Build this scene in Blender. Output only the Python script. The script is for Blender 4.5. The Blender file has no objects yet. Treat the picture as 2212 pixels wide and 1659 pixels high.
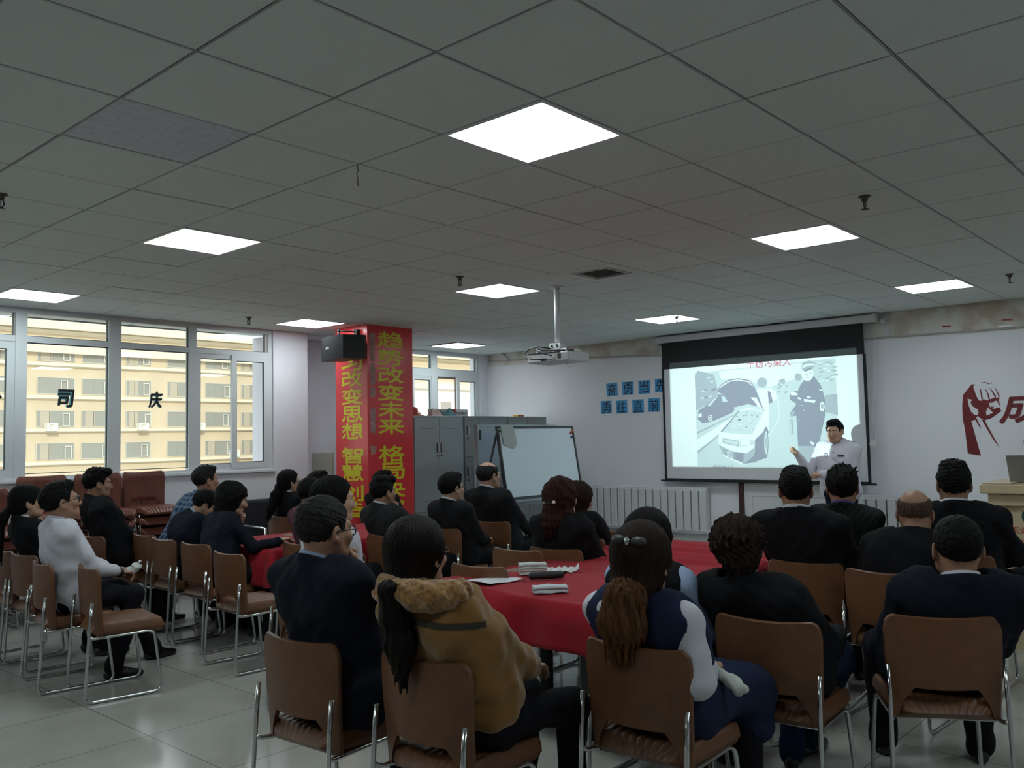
import bpy, bmesh, math, random
import numpy as np
from mathutils import Vector, Matrix

random.seed(7)
rng = np.random.RandomState(11)
scn = bpy.context.scene
COL = scn.collection
R = math.radians

# ------------------------------------------------------------------ camera, world, sun, exposure
CAM = np.array([0.0, 0.0, 1.6])
cr, cu, cf = (0.6668, -0.7448, -0.0197), (-0.0335, -0.0564, 0.9979), (0.7446, 0.6647, 0.0626)
cam_data = bpy.data.cameras.new('camera')
cam = bpy.data.objects.new('camera', cam_data)
COL.objects.link(cam)
M = Matrix(((cr[0], cu[0], -cf[0], 0), (cr[1], cu[1], -cf[1], 0), (cr[2], cu[2], -cf[2], 0), (0, 0, 0, 1)))
q = M.to_3x3().to_quaternion(); q.normalize()
cam.rotation_mode = 'QUATERNION'
cam.rotation_quaternion = q
cam.location = (0, 0, 1.6)
cam_data.sensor_fit = 'HORIZONTAL'
cam_data.sensor_width = 36.0
cam_data.lens = 1885.5 / 2212 * 36
cam_data.clip_end = 500
scn.camera = cam

wd = bpy.data.worlds.new('sky'); scn.world = wd
wd.use_nodes = True
_n = wd.node_tree.nodes; _l = wd.node_tree.links
for _x in list(_n): _n.remove(_x)
_o = _n.new('ShaderNodeOutputWorld'); _b = _n.new('ShaderNodeBackground')
_tc = _n.new('ShaderNodeTexCoord'); _sp = _n.new('ShaderNodeSeparateXYZ'); _rp = _n.new('ShaderNodeValToRGB')
_rp.color_ramp.elements[0].position = 0.0; _rp.color_ramp.elements[0].color = (0.9, 0.86, 0.78, 1)
_rp.color_ramp.elements[1].position = 0.6; _rp.color_ramp.elements[1].color = (0.75, 0.85, 1.0, 1)
_l.new(_tc.outputs['Generated'], _sp.inputs[0]); _l.new(_sp.outputs['Z'], _rp.inputs[0])
_l.new(_rp.outputs[0], _b.inputs['Color']); _b.inputs['Strength'].default_value = 2.0
_l.new(_b.outputs[0], _o.inputs['Surface'])

sun_d = bpy.data.lights.new('sun', 'SUN'); sun_d.energy = 2.5; sun_d.color = (1.0, 0.90, 0.74); sun_d.angle = R(1.5)
sun = bpy.data.objects.new('sun', sun_d); COL.objects.link(sun)
sun.rotation_euler = (R(62), 0, R(-25)); sun.location = (0, -20, 30)

scn.view_settings.view_transform = 'Standard'
scn.view_settings.look = 'None'
scn.view_settings.exposure = 0.0
scn.view_settings.gamma = 1.0
scn.view_settings.use_curve_mapping = False
LAMP = 16.5            # radiance of the ceiling light panels
scn.cycles.use_denoising = True
scn.cycles.max_bounces = 7
scn.cycles.diffuse_bounces = 4
scn.cycles.glossy_bounces = 3
scn.cycles.transmission_bounces = 4
scn.cycles.transparent_max_bounces = 8
scn.cycles.sample_clamp_indirect = 4.0
scn.cycles.caustics_reflective = False
scn.cycles.caustics_refractive = False

# ------------------------------------------------------------------ materials
MATS = {}
def mat(name, col, rough=0.6, metal=0.0, noise=0.0, nscale=20.0, bump=0.0, bscale=60.0, emit=None, es=0.0,
        sheen=0.0, stretch=None, coat=0.0, spec=None, col2=None):
    if name in MATS: return MATS[name]
    m = bpy.data.materials.new(name); m.use_nodes = True
    nt = m.node_tree; p = nt.nodes['Principled BSDF']
    p.inputs['Base Color'].default_value = (*col, 1); p.inputs['Roughness'].default_value = rough
    p.inputs['Metallic'].default_value = metal
    if spec is not None: p.inputs['Specular IOR Level'].default_value = spec
    if sheen: p.inputs['Sheen Weight'].default_value = sheen; p.inputs['Sheen Roughness'].default_value = 0.5
    if coat: p.inputs['Coat Weight'].default_value = coat; p.inputs['Coat Roughness'].default_value = 0.15
    if emit: p.inputs['Emission Color'].default_value = (*emit, 1); p.inputs['Emission Strength'].default_value = es
    if noise or bump or col2:
        tc = nt.nodes.new('ShaderNodeTexCoord'); src = tc.outputs['Object']
        if stretch:
            mp = nt.nodes.new('ShaderNodeMapping'); mp.inputs['Scale'].default_value = stretch
            nt.links.new(src, mp.inputs['Vector']); src = mp.outputs['Vector']
        if noise or col2:
            n = nt.nodes.new('ShaderNodeTexNoise'); n.inputs['Scale'].default_value = nscale; n.inputs['Detail'].default_value = 5
            nt.links.new(src, n.inputs['Vector'])
            mx = nt.nodes.new('ShaderNodeMix'); mx.data_type = 'RGBA'
            a = tuple(min(1, c * (1 + noise)) for c in col); b = tuple(c * (1 - noise) for c in col)
            if col2: a, b = col, col2
            mx.inputs[6].default_value = (*a, 1); mx.inputs[7].default_value = (*b, 1)
            rr = nt.nodes.new('ShaderNodeMapRange'); rr.inputs['From Min'].default_value = .32; rr.inputs['From Max'].default_value = .68
            nt.links.new(n.outputs['Fac'], rr.inputs['Value'])
            nt.links.new(rr.outputs[0], mx.inputs['Factor']); nt.links.new(mx.outputs[2], p.inputs['Base Color'])
        if bump:
            n2 = nt.nodes.new('ShaderNodeTexNoise'); n2.inputs['Scale'].default_value = bscale; n2.inputs['Detail'].default_value = 4
            nt.links.new(src, n2.inputs['Vector'])
            b_ = nt.nodes.new('ShaderNodeBump'); b_.inputs['Strength'].default_value = bump; b_.inputs['Distance'].default_value = 0.01
            nt.links.new(n2.outputs['Fac'], b_.inputs['Height']); nt.links.new(b_.outputs[0], p.inputs['Normal'])
    MATS[name] = m
    return m

# ------------------------------------------------------------------ mesh collecting
class MB:
    def __init__(s): s.v = []; s.f = []; s.m = []; s.smooth = []
    def add(s, vs, fs, mi=0, sm=False):
        o = len(s.v); s.v += [tuple(map(float, a)) for a in vs]
        for f in fs: s.f.append(tuple(o + i for i in f)); s.m.append(mi); s.smooth.append(sm)
    def box(s, lo, hi, mi=0, bev=0.0):
        (x0, y0, z0), (x1, y1, z1) = lo, hi
        if bev <= 0:
            vs = [(x0,y0,z0),(x1,y0,z0),(x1,y1,z0),(x0,y1,z0),(x0,y0,z1),(x1,y0,z1),(x1,y1,z1),(x0,y1,z1)]
            s.add(vs, [(0,3,2,1),(4,5,6,7),(0,1,5,4),(1,2,6,5),(2,3,7,6),(3,0,4,7)], mi); return
        bm = bmesh.new(); bmesh.ops.create_cube(bm, size=1)
        for v in bm.verts: v.co = ((x0+x1)/2 + v.co.x*(x1-x0), (y0+y1)/2 + v.co.y*(y1-y0), (z0+z1)/2 + v.co.z*(z1-z0))
        bmesh.ops.bevel(bm, geom=list(bm.edges), offset=bev, segments=2, affect='EDGES', profile=0.5)
        s.bm(bm, mi)
    def bm(s, bm, mi=0, sm=False):
        bm.verts.index_update()
        s.add([v.co[:] for v in bm.verts], [[v.index for v in f.verts] for f in bm.faces], mi, sm); bm.free()
    def obox(s, c, ax, ay, az, mi=0):          # oriented box: centre and three half-axis vectors
        c, ax, ay, az = map(np.array, (c, ax, ay, az))
        vs = [c+i*ax+j*ay+k*az for k in (-1,1) for j in (-1,1) for i in (-1,1)]
        s.add(vs, [(0,2,3,1),(4,5,7,6),(0,1,5,4),(1,3,7,5),(3,2,6,7),(2,0,4,6)], mi)
    def tube(s, pts, r, n=10, mi=0, closed=False, cap=True):
        P = [np.array(p, float) for p in pts]; m = len(P)
        rr = r if hasattr(r, '__len__') else [r]*m
        T = []
        for i in range(m):
            a = P[(i-1) % m] if (closed or i > 0) else P[i]; b = P[(i+1) % m] if (closed or i < m-1) else P[i]
            t = b - a; T.append(t/ (np.linalg.norm(t)+1e-12))
        up = np.array((0,0,1.0)) if abs(T[0][2]) < .9 else np.array((1.0,0,0))
        u = np.cross(T[0], up); u /= np.linalg.norm(u)
        vs = []
        for i in range(m):
            u = u - T[i]*np.dot(u, T[i]); u /= np.linalg.norm(u)+1e-12; w = np.cross(T[i], u)
            for k in range(n):
                a = 2*math.pi*k/n; vs.append(P[i] + rr[i]*(math.cos(a)*u + math.sin(a)*w))
        fs = []
        for i in range(m if closed else m-1):
            j = (i+1) % m
            for k in range(n):
                k2 = (k+1) % n; fs.append((i*n+k, i*n+k2, j*n+k2, j*n+k))
        if cap and not closed:
            fs.append(tuple(range(n-1, -1, -1))); fs.append(tuple((m-1)*n+k for k in range(n)))
        s.add(vs, fs, mi, True)
    def cyl(s, a, b, r, n=16, mi=0): s.tube([a, b], r, n, mi)
    def lathe(s, prof, c=(0,0,0), n=24, mi=0, ax=None):
        c = np.array(c, float)
        if ax is None: X, Y, Z = np.eye(3)
        else:
            Z = np.array(ax, float); Z /= np.linalg.norm(Z); X = np.cross((0,1,0) if abs(Z[1])<.9 else (1,0,0), Z); X /= np.linalg.norm(X); Y = np.cross(Z, X)
        vs = []
        for (r, z) in prof:
            for k in range(n):
                a = 2*math.pi*k/n; vs.append(c + r*math.cos(a)*X + r*math.sin(a)*Y + z*Z)
        fs = []
        for i in range(len(prof)-1):
            for k in range(n):
                k2 = (k+1) % n; fs.append((i*n+k, i*n+k2, (i+1)*n+k2, (i+1)*n+k))
        s.add(vs, fs, mi, True)
    def sphere(s, c, r, n=12, mi=0):
        rr = r if hasattr(r, '__len__') else (r, r, r)
        vs = []; fs = []; m = n//2
        for i in range(m+1):
            t = math.pi*i/m
            for k in range(n):
                a = 2*math.pi*k/n
                vs.append((c[0]+rr[0]*math.sin(t)*math.cos(a), c[1]+rr[1]*math.sin(t)*math.sin(a), c[2]+rr[2]*math.cos(t)))
        for i in range(m):
            for k in range(n): fs.append((i*n+k, (i+1)*n+k, (i+1)*n+(k+1) % n, i*n+(k+1) % n))
        s.add(vs, fs, mi, True)
    def grid(s, P, mi=0, sm=True, flip=False):      # P [a][b] -> quads
        a, b = len(P), len(P[0]); vs = [p for row in P for p in row]
        fs = [(i*b+j, (i+1)*b+j, (i+1)*b+j+1, i*b+j+1) for i in range(a-1) for j in range(b-1)]
        if flip: fs = [f[::-1] for f in fs]
        s.add(vs, fs, mi, sm)
    def poly(s, pts3, mi=0): s.add(pts3, [tuple(range(len(pts3)))], mi)
    def build(s, name, mats, parent=None, loc=(0,0,0), auto=None):
        me = bpy.data.meshes.new(name)
        L = np.array(loc if parent is None else wloc(parent))
        me.from_pydata([tuple(np.array(v)-L) for v in s.v], [], s.f)
        for m in (mats if isinstance(mats, (list, tuple)) else [mats]): me.materials.append(m)
        me.polygons.foreach_set('material_index', s.m); me.polygons.foreach_set('use_smooth', s.smooth)
        me.update()
        if auto is not None: shade_auto(me, auto)
        return link(name, me, parent, loc)

def shade_auto(me, ang=35):
    me.polygons.foreach_set('use_smooth', [True]*len(me.polygons))
    bm = bmesh.new(); bm.from_mesh(me)
    bmesh.ops.remove_doubles(bm, verts=bm.verts, dist=1e-5)
    for e in bm.edges:
        if len(e.link_faces) == 2: e.smooth = e.calc_face_angle(0) < R(ang)
        else: e.smooth = True
    bm.to_mesh(me); bm.free()

def link(name, me, parent=None, loc=(0,0,0)):
    o = bpy.data.objects.new(name, me); COL.objects.link(o)
    if parent is not None: o.parent = parent          # meshes are made in world coordinates under unrotated parents
    else: o.location = loc
    return o
def wloc(o):
    p = np.zeros(3)
    while o is not None: p = p + np.array(o.location); o = o.parent
    return p

def empty(name, loc=(0,0,0), rz=0.0):
    o = bpy.data.objects.new(name, None); COL.objects.link(o); o.location = loc; o.rotation_euler = (0,0,rz)
    o.empty_display_size = 0.1
    return o
def tag(o, label=None, cat=None, group=None, kind=None):
    if label: o['label'] = label
    if cat: o['category'] = cat
    if group: o['group'] = group
    if kind: o['kind'] = kind
    return o
def struct(o): o['kind'] = 'structure'; return o
def copy_thing(root, loc, rz, label, group):
    r = root.copy(); COL.objects.link(r); r.location = loc; r.rotation_euler = (0,0,rz)
    r['label'] = label; r['group'] = group
    for ch in list(root.children):
        c = ch.copy(); COL.objects.link(c); c.parent = r
        for g in list(ch.children):
            d = g.copy(); COL.objects.link(d); d.parent = c
    return r

def text_mesh(body, name, m, centre, right, up, w=None, h=None, bold=0.0, depth=0.002, parent=None, shear=0.0, loc=(0,0,0)):
    cu_ = bpy.data.curves.new(name, 'FONT'); cu_.body = body; cu_.size = 1.0; cu_.shear = shear
    cu_.resolution_u = 4
    ob = bpy.data.objects.new(name, cu_); COL.objects.link(ob)
    dg = bpy.context.evaluated_depsgraph_get()
    me = bpy.data.meshes.new_from_object(ob.evaluated_get(dg))
    bpy.data.objects.remove(ob); bpy.data.curves.remove(cu_)
    V = np.array([v.co[:] for v in me.vertices]); F = [tuple(p.vertices) for p in me.polygons]
    bpy.data.meshes.remove(me)
    lo, hi = V.min(0), V.max(0); c = (lo+hi)/2; d = hi-lo
    sx = (w/d[0]) if w else (h/d[1]); sy = (h/d[1]) if h else sx
    right, up = np.array(right, float), np.array(up, float); nrm = np.cross(right, up)
    P = np.array(centre) + np.outer((V[:,0]-c[0])*sx, right) + np.outer((V[:,1]-c[1])*sy, up) + nrm*depth
    b = MB(); b.add(P, F)
    if bold > 0:                                 # heavier strokes: the same outline laid again around itself
        for k_ in range(8):
            a_ = math.pi*k_/4; b.add(P + right*math.cos(a_)*bold*sx + up*math.sin(a_)*bold*sx - nrm*.00004*(k_+1), F)
    return b.build(name, m, parent, loc)
# ------------------------------------------------------------------ room shell
CZ = 2.995                    # ceiling
T = 0.6
GX, GY = 2.722, 2.231         # a crossing of the ceiling grid
XW, YB, YW, XS = 10.55, 9.95, 9.30, 6.52   # front wall, window wall (deep part), window wall (left part), step
XR, YR = -4.5, -3.2           # walls behind and right of the camera

WALLC = (0.76, 0.76, 0.82)
def wall_material():
    m = mat('wall_paint', WALLC, 0.75, noise=0.05, nscale=1.3, bump=0.06, bscale=160)
    return m
m_wall = wall_material()
m_wall_front = mat('front_wall_paint', (0.70, 0.70, 0.73), 0.75)
def front_wall_nodes():
    nt = m_wall_front.node_tree; p = nt.nodes['Principled BSDF']
    tc = nt.nodes.new('ShaderNodeTexCoord'); sp = nt.nodes.new('ShaderNodeSeparateXYZ'); nt.links.new(tc.outputs['Object'], sp.inputs[0])
    # the strip above the conduit was never repainted: yellowed plaster with damp stains
    edge = nt.nodes.new('ShaderNodeMath'); edge.operation = 'MULTIPLY_ADD'; edge.inputs[1].default_value = -0.0185; edge.inputs[2].default_value = 0.0
    nt.links.new(sp.outputs['Y'], edge.inputs[0])
    ad = nt.nodes.new('ShaderNodeMath'); ad.operation = 'ADD'; nt.links.new(edge.outputs[0], ad.inputs[0]); nt.links.new(sp.outputs['Z'], ad.inputs[1])
    st = nt.nodes.new('ShaderNodeMapRange'); st.inputs['From Min'].default_value = 2.60; st.inputs['From Max'].default_value = 2.64
    nt.links.new(ad.outputs[0], st.inputs['Value'])
    n = nt.nodes.new('ShaderNodeTexNoise'); n.inputs['Scale'].default_value = 2.6; n.inputs['Detail'].default_value = 6
    nt.links.new(tc.outputs['Object'], n.inputs['Vector'])
    rp = nt.nodes.new('ShaderNodeValToRGB'); e = rp.color_ramp.elements
    e[0].position = .35; e[0].color = (0.48, 0.40, 0.32, 1); e[1].position = .48; e[1].color = (0.66, 0.63, 0.59, 1)
    nt.links.new(n.outputs['Fac'], rp.inputs[0])
    n2 = nt.nodes.new('ShaderNodeTexNoise'); n2.inputs['Scale'].default_value = .9; nt.links.new(tc.outputs['Object'], n2.inputs['Vector'])
    rp2 = nt.nodes.new('ShaderNodeValToRGB'); e = rp2.color_ramp.elements
    e[0].position = .3; e[0].color = (0.74, 0.74, 0.79, 1); e[1].position = .7; e[1].color = (0.80, 0.80, 0.84, 1)
    nt.links.new(n2.outputs['Fac'], rp2.inputs[0])
    mx = nt.nodes.new('ShaderNodeMix'); mx.data_type = 'RGBA'; nt.links.new(st.outputs[0], mx.inputs['Factor'])
    nt.links.new(rp2.outputs[0], mx.inputs[6]); nt.links.new(rp.outputs[0], mx.inputs[7]); nt.links.new(mx.outputs[2], p.inputs['Base Color'])
front_wall_nodes()

def floor_material():
    m = mat('floor_tile', (0.42, 0.41, 0.37), 0.12)
    nt = m.node_tree; p = nt.nodes['Principled BSDF']
    tc = nt.nodes.new('ShaderNodeTexCoord'); sp = nt.nodes.new('ShaderNodeSeparateXYZ'); nt.links.new(tc.outputs['Object'], sp.inputs[0])
    outs = []
    for ax, o in (('X', 2.32), ('Y', 4.82)):
        a = nt.nodes.new('ShaderNodeMath'); a.operation = 'SUBTRACT'; a.inputs[1].default_value = o - 80; nt.links.new(sp.outputs[ax], a.inputs[0])
        b = nt.nodes.new('ShaderNodeMath'); b.operation = 'PINGPONG'; b.inputs[1].default_value = 0.4; nt.links.new(a.outputs[0], b.inputs[0])
        c = nt.nodes.new('ShaderNodeMath'); c.operation = 'LESS_THAN'; c.inputs[1].default_value = 0.0025; nt.links.new(b.outputs[0], c.inputs[0])
        outs.append(c)
    mxx = nt.nodes.new('ShaderNodeMath'); mxx.operation = 'MAXIMUM'; nt.links.new(outs[0].outputs[0], mxx.inputs[0]); nt.links.new(outs[1].outputs[0], mxx.inputs[1])
    n = nt.nodes.new('ShaderNodeTexNoise'); n.inputs['Scale'].default_value = 1.6; n.inputs['Detail'].default_value = 8
    nt.links.new(tc.outputs['Object'], n.inputs['Vector'])
    rp = nt.nodes.new('ShaderNodeValToRGB'); e = rp.color_ramp.elements
    e[0].position = .3; e[0].color = (0.36, 0.355, 0.32, 1); e[1].position = .7; e[1].color = (0.46, 0.455, 0.42, 1)
    nt.links.new(n.outputs['Fac'], rp.inputs[0])
    mx = nt.nodes.new('ShaderNodeMix'); mx.data_type = 'RGBA'; nt.links.new(mxx.outputs[0], mx.inputs['Factor'])
    nt.links.new(rp.outputs[0], mx.inputs[6]); mx.inputs[7].default_value = (0.12, 0.11, 0.1, 1)
    nt.links.new(mx.outputs[2], p.inputs['Base Color'])
    rr = nt.nodes.new('ShaderNodeMapRange'); rr.inputs['To Min'].default_value = 0.07; rr.inputs['To Max'].default_value = 0.2
    nt.links.new(n.outputs['Fac'], rr.inputs['Value']); nt.links.new(rr.outputs[0], p.inputs['Roughness'])
    return m
m_floor = floor_material()

b = MB(); b.box((XR-.2, YR-.2, -.15), (XW+.2, YB+.2, 0)); struct(b.build('floor', m_floor))

# ceiling: mineral tiles with dark joints; light panels and the vent leave their tiles out
m_tile = mat('ceiling_tile', (0.72, 0.785, 0.77), 0.85, noise=0.07, nscale=220, bump=0.12, bscale=260)
m_tile2 = mat('ceiling_tile_blue', (0.58, 0.62, 0.70), 0.6, noise=0.10, nscale=30, bump=0.1, bscale=120)
m_tile3 = mat('ceiling_tile_foil', (0.66, 0.70, 0.68), 0.5, noise=0.12, nscale=60, bump=0.5, bscale=90)
m_joint = mat('ceiling_joint', (0.05, 0.05, 0.05), 0.9)
m_bar = mat('ceiling_bar', (0.42, 0.43, 0.42), 0.6)
LIGHTS = {(0,0):1,(0,5):1,(0,10):1,(5,0):1,(5,5):1,(5,10):1,(10,0):1,(10,5):1,(10,11):1}
LIGHTS.update({(-5,5):1, (-5,0):1, (0,-5):1, (5,-5):1})
SPECIAL = {(-2,2):1, (6,2):2, (6,1):2, (6,0):2, (7,2):2, (7,1):2}
VENT = (5,3)
b = MB(); bars = MB()
n0, n1, k0, k1 = -12, 13, -10, 13
for i in range(n0, n1+1):
    for k in range(k0, k1+1):
        if (i, k) in LIGHTS or (i, k) == VENT: continue
        x0, y0 = GX + i*T, GY + k*T; x1, y1 = x0+T, y0+T
        x0, x1, y0, y1 = max(x0, XR), min(x1, XW), max(y0, YR), min(y1, YB)
        if x1-x0 < .02 or y1-y0 < .02: continue
        e, t, c = .0065, .010, .003
        X0, X1, Y0, Y1 = x0+e, x1-e, y0+e, y1-e; dz = rng.uniform(-.0015, .0015)
        zb = CZ + dz
        vs = [(X0,Y0,zb+t),(X1,Y0,zb+t),(X1,Y1,zb+t),(X0,Y1,zb+t),(X0,Y0,zb+c),(X1,Y0,zb+c),(X1,Y1,zb+c),(X0,Y1,zb+c),
              (X0+c,Y0+c,zb),(X1-c,Y0+c,zb),(X1-c,Y1-c,zb),(X0+c,Y1-c,zb)]
        b.add(vs, [(8,11,10,9),(4,8,9,5),(5,9,10,6),(6,10,11,7),(7,11,8,4),(0,4,5,1),(1,5,6,2),(2,6,7,3),(3,7,4,0)], SPECIAL.get((i,k), 0))
b.box((XR-.2, YR-.2, CZ+.012), (XW+.2, YB+.2, CZ+.12), 3)
struct(b.build('ceiling', [m_tile, m_tile2, m_tile3, m_joint]))
for i in range(n0, n1+2):
    x = GX + i*T
    if XR < x < XW-.03: bars.box((x-.0022, YR, CZ+.002), (x+.0022, YB, CZ+.012))
for k in range(k0, k1+2):
    y = GY + k*T
    if YR < y < YB: bars.box((XR, y-.0022, CZ+.002), (XW, y+.0022, CZ+.012))
struct(bars.build('trim_1', m_bar))

# walls
b = MB(); b.box((XW, YR-.2, 0), (XW+.2, YB+.2, CZ+.1)); struct(b.build('wall_front', m_wall_front))
def wall_with_hole(name, y, x0, x1, hx0, hx1, hz0, hz1, th=.24):
    b = MB()
    b.box((x0, y, 0), (x1, y+th, hz0)); b.box((x0, y, hz0), (hx0, y+th, CZ+.1)); b.box((hx1, y, hz0), (x1, y+th, CZ+.1))
    if hz1 < CZ: b.box((hx0, y, hz1), (hx1, y+th, CZ+.1))
    return struct(b.build(name, m_wall))
wall_with_hole('wall_window', YW, XR-.2, XS, -1.6, 6.02, 1.30, 2.99)
b = MB(); b.box((XS-.24, YW+.24, 0), (XS, YB+.24, CZ+.1)); struct(b.build('wall_step', m_wall))
wall_with_hole('wall_window_deep', YB, XS, XW, 8.55, 10.36, 1.05, 2.985)
b = MB(); b.box((XR-.2, YR-.2, 0), (XR, YW+.1, CZ+.1)); struct(b.build('wall_back', m_wall))
b = MB(); b.box((XR, YR-.2, 0), (XW, YR, CZ+.1)); struct(b.build('wall_right', m_wall))
m_base = mat('baseboard_brown', (0.07, 0.04, 0.03), 0.4)
b = MB(); b.box((XW-.012, 5.46, 0), (XW, YB, .1)); b.box((XW-.012, YR, 0), (XW, 4.1, .1)); struct(b.build('baseboard_front', m_base))
b = MB(); b.box((XR, YW-.012, 0), (XS, YW, .1)); struct(b.build('baseboard_window', m_base))

# pillar wrapped in red banner film
m_red = mat('banner_red', (0.72, 0.042, 0.05), 0.24, noise=0.06, nscale=3, bump=0.05, bscale=9)
m_yel = mat('banner_yellow', (0.74, 0.62, 0.02), 0.4)
PX0, PX1, PY0, PY1 = 6.556, 7.27, 8.146, 8.768
pil = empty('pillar', ((PX0+PX1)/2, (PY0+PY1)/2, 0)); tag(pil, kind='structure')
b = MB(); b.box((PX0, PY0, 0), (PX1, PY1, CZ+.005), 0, .006); b.build('red_banner_wrap', m_red, pil)
for ch, z in zip('学习改变思想智慧创造', (2.72, 2.553, 2.362, 2.148, 1.936, 1.73, 1.436, 1.232, 0.994, 0.80)):
    text_mesh(ch, 'yellow_character', m_yel, (PX0, 8.442, z), (0,-1,0), (0,0,1), w=.40, h=.185, bold=.013, depth=.003, parent=pil)
for ch, z in zip('趋势改变未来格局决定', (2.831, 2.616, 2.402, 2.188, 1.985, 1.783, 1.448, 1.242, 1.02, 0.804)):
    text_mesh(ch, 'yellow_character', m_yel, (6.915, PY0, z), (1,0,0), (0,0,1), w=.395, h=.19, bold=.013, depth=.003, parent=pil)
m_res = mat('glue_residue', (0.42, 0.22, 0.20), 0.6, noise=.4, nscale=40)
for z, h in ((2.818,.17),(2.66,.2),(2.462,.14),(2.341,.14),(2.192,.13),(1.90,.2),(1.78,.17),(1.5,.1)):
    pts = []
    for k in range(18):
        a = 2*math.pi*k/18; rr = 1 + .13*math.sin(3*a+z*9) + .08*math.sin(5*a+z*4)
        ca, sa = math.cos(a), math.sin(a)
        pts.append((6.632+.042*rr*math.copysign(abs(ca)**.5, ca), PY0-.001-z*.0004, z + h/2*rr*math.copysign(abs(sa)**.5, sa)))
    b = MB(); b.poly(pts); b.build('glue_residue', m_res, pil)

# ------------------------------------------------------------------ light panels
m_lamp = mat('panel_light', (0.9, 0.9, 0.9), 0.5, emit=(0.86, 0.98, 1.0), es=LAMP)
m_white_metal = mat('white_metal', (0.75, 0.76, 0.77), 0.35)
LNAME = {(0,0):'square ceiling light panel nearest the camera, large and above the middle of the room',
 (0,5):'square ceiling light panel at left of the room, short of the windows', (0,10):'square ceiling light panel at the far left edge right beside the window wall',
 (5,0):'square ceiling light panel up front and right, ahead of the projection screen', (5,5):'square ceiling light panel just left of the projector pole',
 (5,10):'square ceiling light panel just left of the red pillar top', (10,0):'square ceiling light panel at far right near the front wall',
 (10,5):'square ceiling light panel in front of the left end of the screen case', (10,11):'square ceiling light panel right of the red pillar in the far window corner'}
for (i, k) in LIGHTS:
    x, y = GX + (i+.5)*T, GY + (k+.5)*T
    if (i, k) == (10, 11): x += .08; y += .05
    e = empty('light_panel', (x, y, CZ)); tag(e, LNAME.get((i, k), 'square ceiling light panel in the unseen row behind the camera'), 'ceiling light', 'square ceiling light panels')
    b = MB(); s_ = .2985; t_ = .2787
    b.box((x-s_, y-s_, CZ-.004), (x+s_, y-t_, CZ+.03)); b.box((x-s_, y+t_, CZ-.004), (x+s_, y+s_, CZ+.03))
    b.box((x-s_, y-t_, CZ-.004), (x-t_, y+t_, CZ+.03)); b.box((x+t_, y-t_, CZ-.004), (x+s_, y+t_, CZ+.03))
    b.build('frame', m_white_metal, e)
    b = MB(); b.box((x-t_, y-t_, CZ-.001), (x+t_, y+t_, CZ+.01)); b.build('diffuser', m_lamp, e)

# vent grille
m_dark = mat('dark_plastic', (0.03, 0.03, 0.032), 0.5)
m_vent = mat('vent_metal', (0.5, 0.5, 0.48), 0.5)
x, y = GX + (VENT[0]+.5)*T, GY + (VENT[1]+.5)*T
e = tag(empty('ceiling_vent', (x, y, CZ)), 'square louvred air vent set in the ceiling behind the projector pole', 'vent')
b = MB(); s_ = .2985; t_ = .16
b.box((x-s_, y-s_, CZ), (x+s_, y-t_, CZ+.011)); b.box((x-s_, y+t_, CZ), (x+s_, y+s_, CZ+.011)); b.box((x-s_, y-t_, CZ), (x-t_, y+t_, CZ+.011)); b.box((x+t_, y-t_, CZ), (x+s_, y+t_, CZ+.011))
b.build('backing_panel', m_tile, e)
b = MB(); q_ = .19
for (a0, a1, c0, c1) in ((-q_,q_,-q_,-t_),(-q_,q_,t_,q_),(-q_,-t_,-t_,t_),(t_,q_,-t_,t_)): b.box((x+a0, y+c0, CZ-.008), (x+a1, y+c1, CZ))
b.build('frame', m_vent, e)
b = MB(); b.box((x-t_, y-t_, CZ+.008), (x+t_, y+t_, CZ+.011), 1)
for k in range(9):
    yy = y-t_ + (k+.5)*2*t_/9; b.obox((x, yy, CZ+.001), (t_,0,0), (0,.012,.006), (0,-.0006,.001), 0)
b.build('louvre', [m_vent, m_dark], e)

# sprinkler heads
m_brass = mat('sprinkler_metal', (0.10, 0.09, 0.08), 0.4, 0.7)
m_bulb = mat('sprinkler_bulb', (0.6, 0.6, 0.58), 0.2)
def sprinkler(x, y, label):
    e = tag(empty('sprinkler', (x, y, CZ)), label, 'sprinkler', 'ceiling sprinkler heads')
    b = MB(); b.lathe([(.0, CZ), (.035, CZ), (.036, CZ-.006), (.02, CZ-.012), (.017, CZ-.03), (.010, CZ-.034), (0, CZ-.034)], (x, y, 0), 16); b.build('escutcheon', m_brass, e)
    b = MB()
    for s in (-1, 1): b.tube([(x+s*.012, y, CZ-.03), (x+s*.018, y, CZ-.055), (x+s*.004, y, CZ-.078)], .004, 6)
    b.build('yoke', m_brass, e)
    b = MB(); b.cyl((x, y, CZ-.034), (x, y, CZ-.072), .005, 8); b.build('glass_bulb', m_bulb, e)
    b = MB(); b.lathe([(0, CZ-.077), (.022, CZ-.077), (.024, CZ-.081), (0, CZ-.083)], (x, y, 0), 14); b.build('deflector', m_brass, e)
sprinkler(5.232, 5.246, 'dark sprinkler head on the ceiling left of the projector pole')
sprinkler(5.215, 1.823, 'dark sprinkler head on the ceiling above the right front light panel')
sprinkler(8.826, 1.837, 'dark sprinkler head on the ceiling at the far right, near the end light panel')
sprinkler(5.205, 8.519, 'dark sprinkler head on the ceiling near the left windows and pillar')
sprinkler(1.66, 5.215, 'dark sprinkler head cut by the left edge of the view')
sprinkler(8.88, 5.32, 'small dark sprinkler head against the light panel by the screen case')

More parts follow.
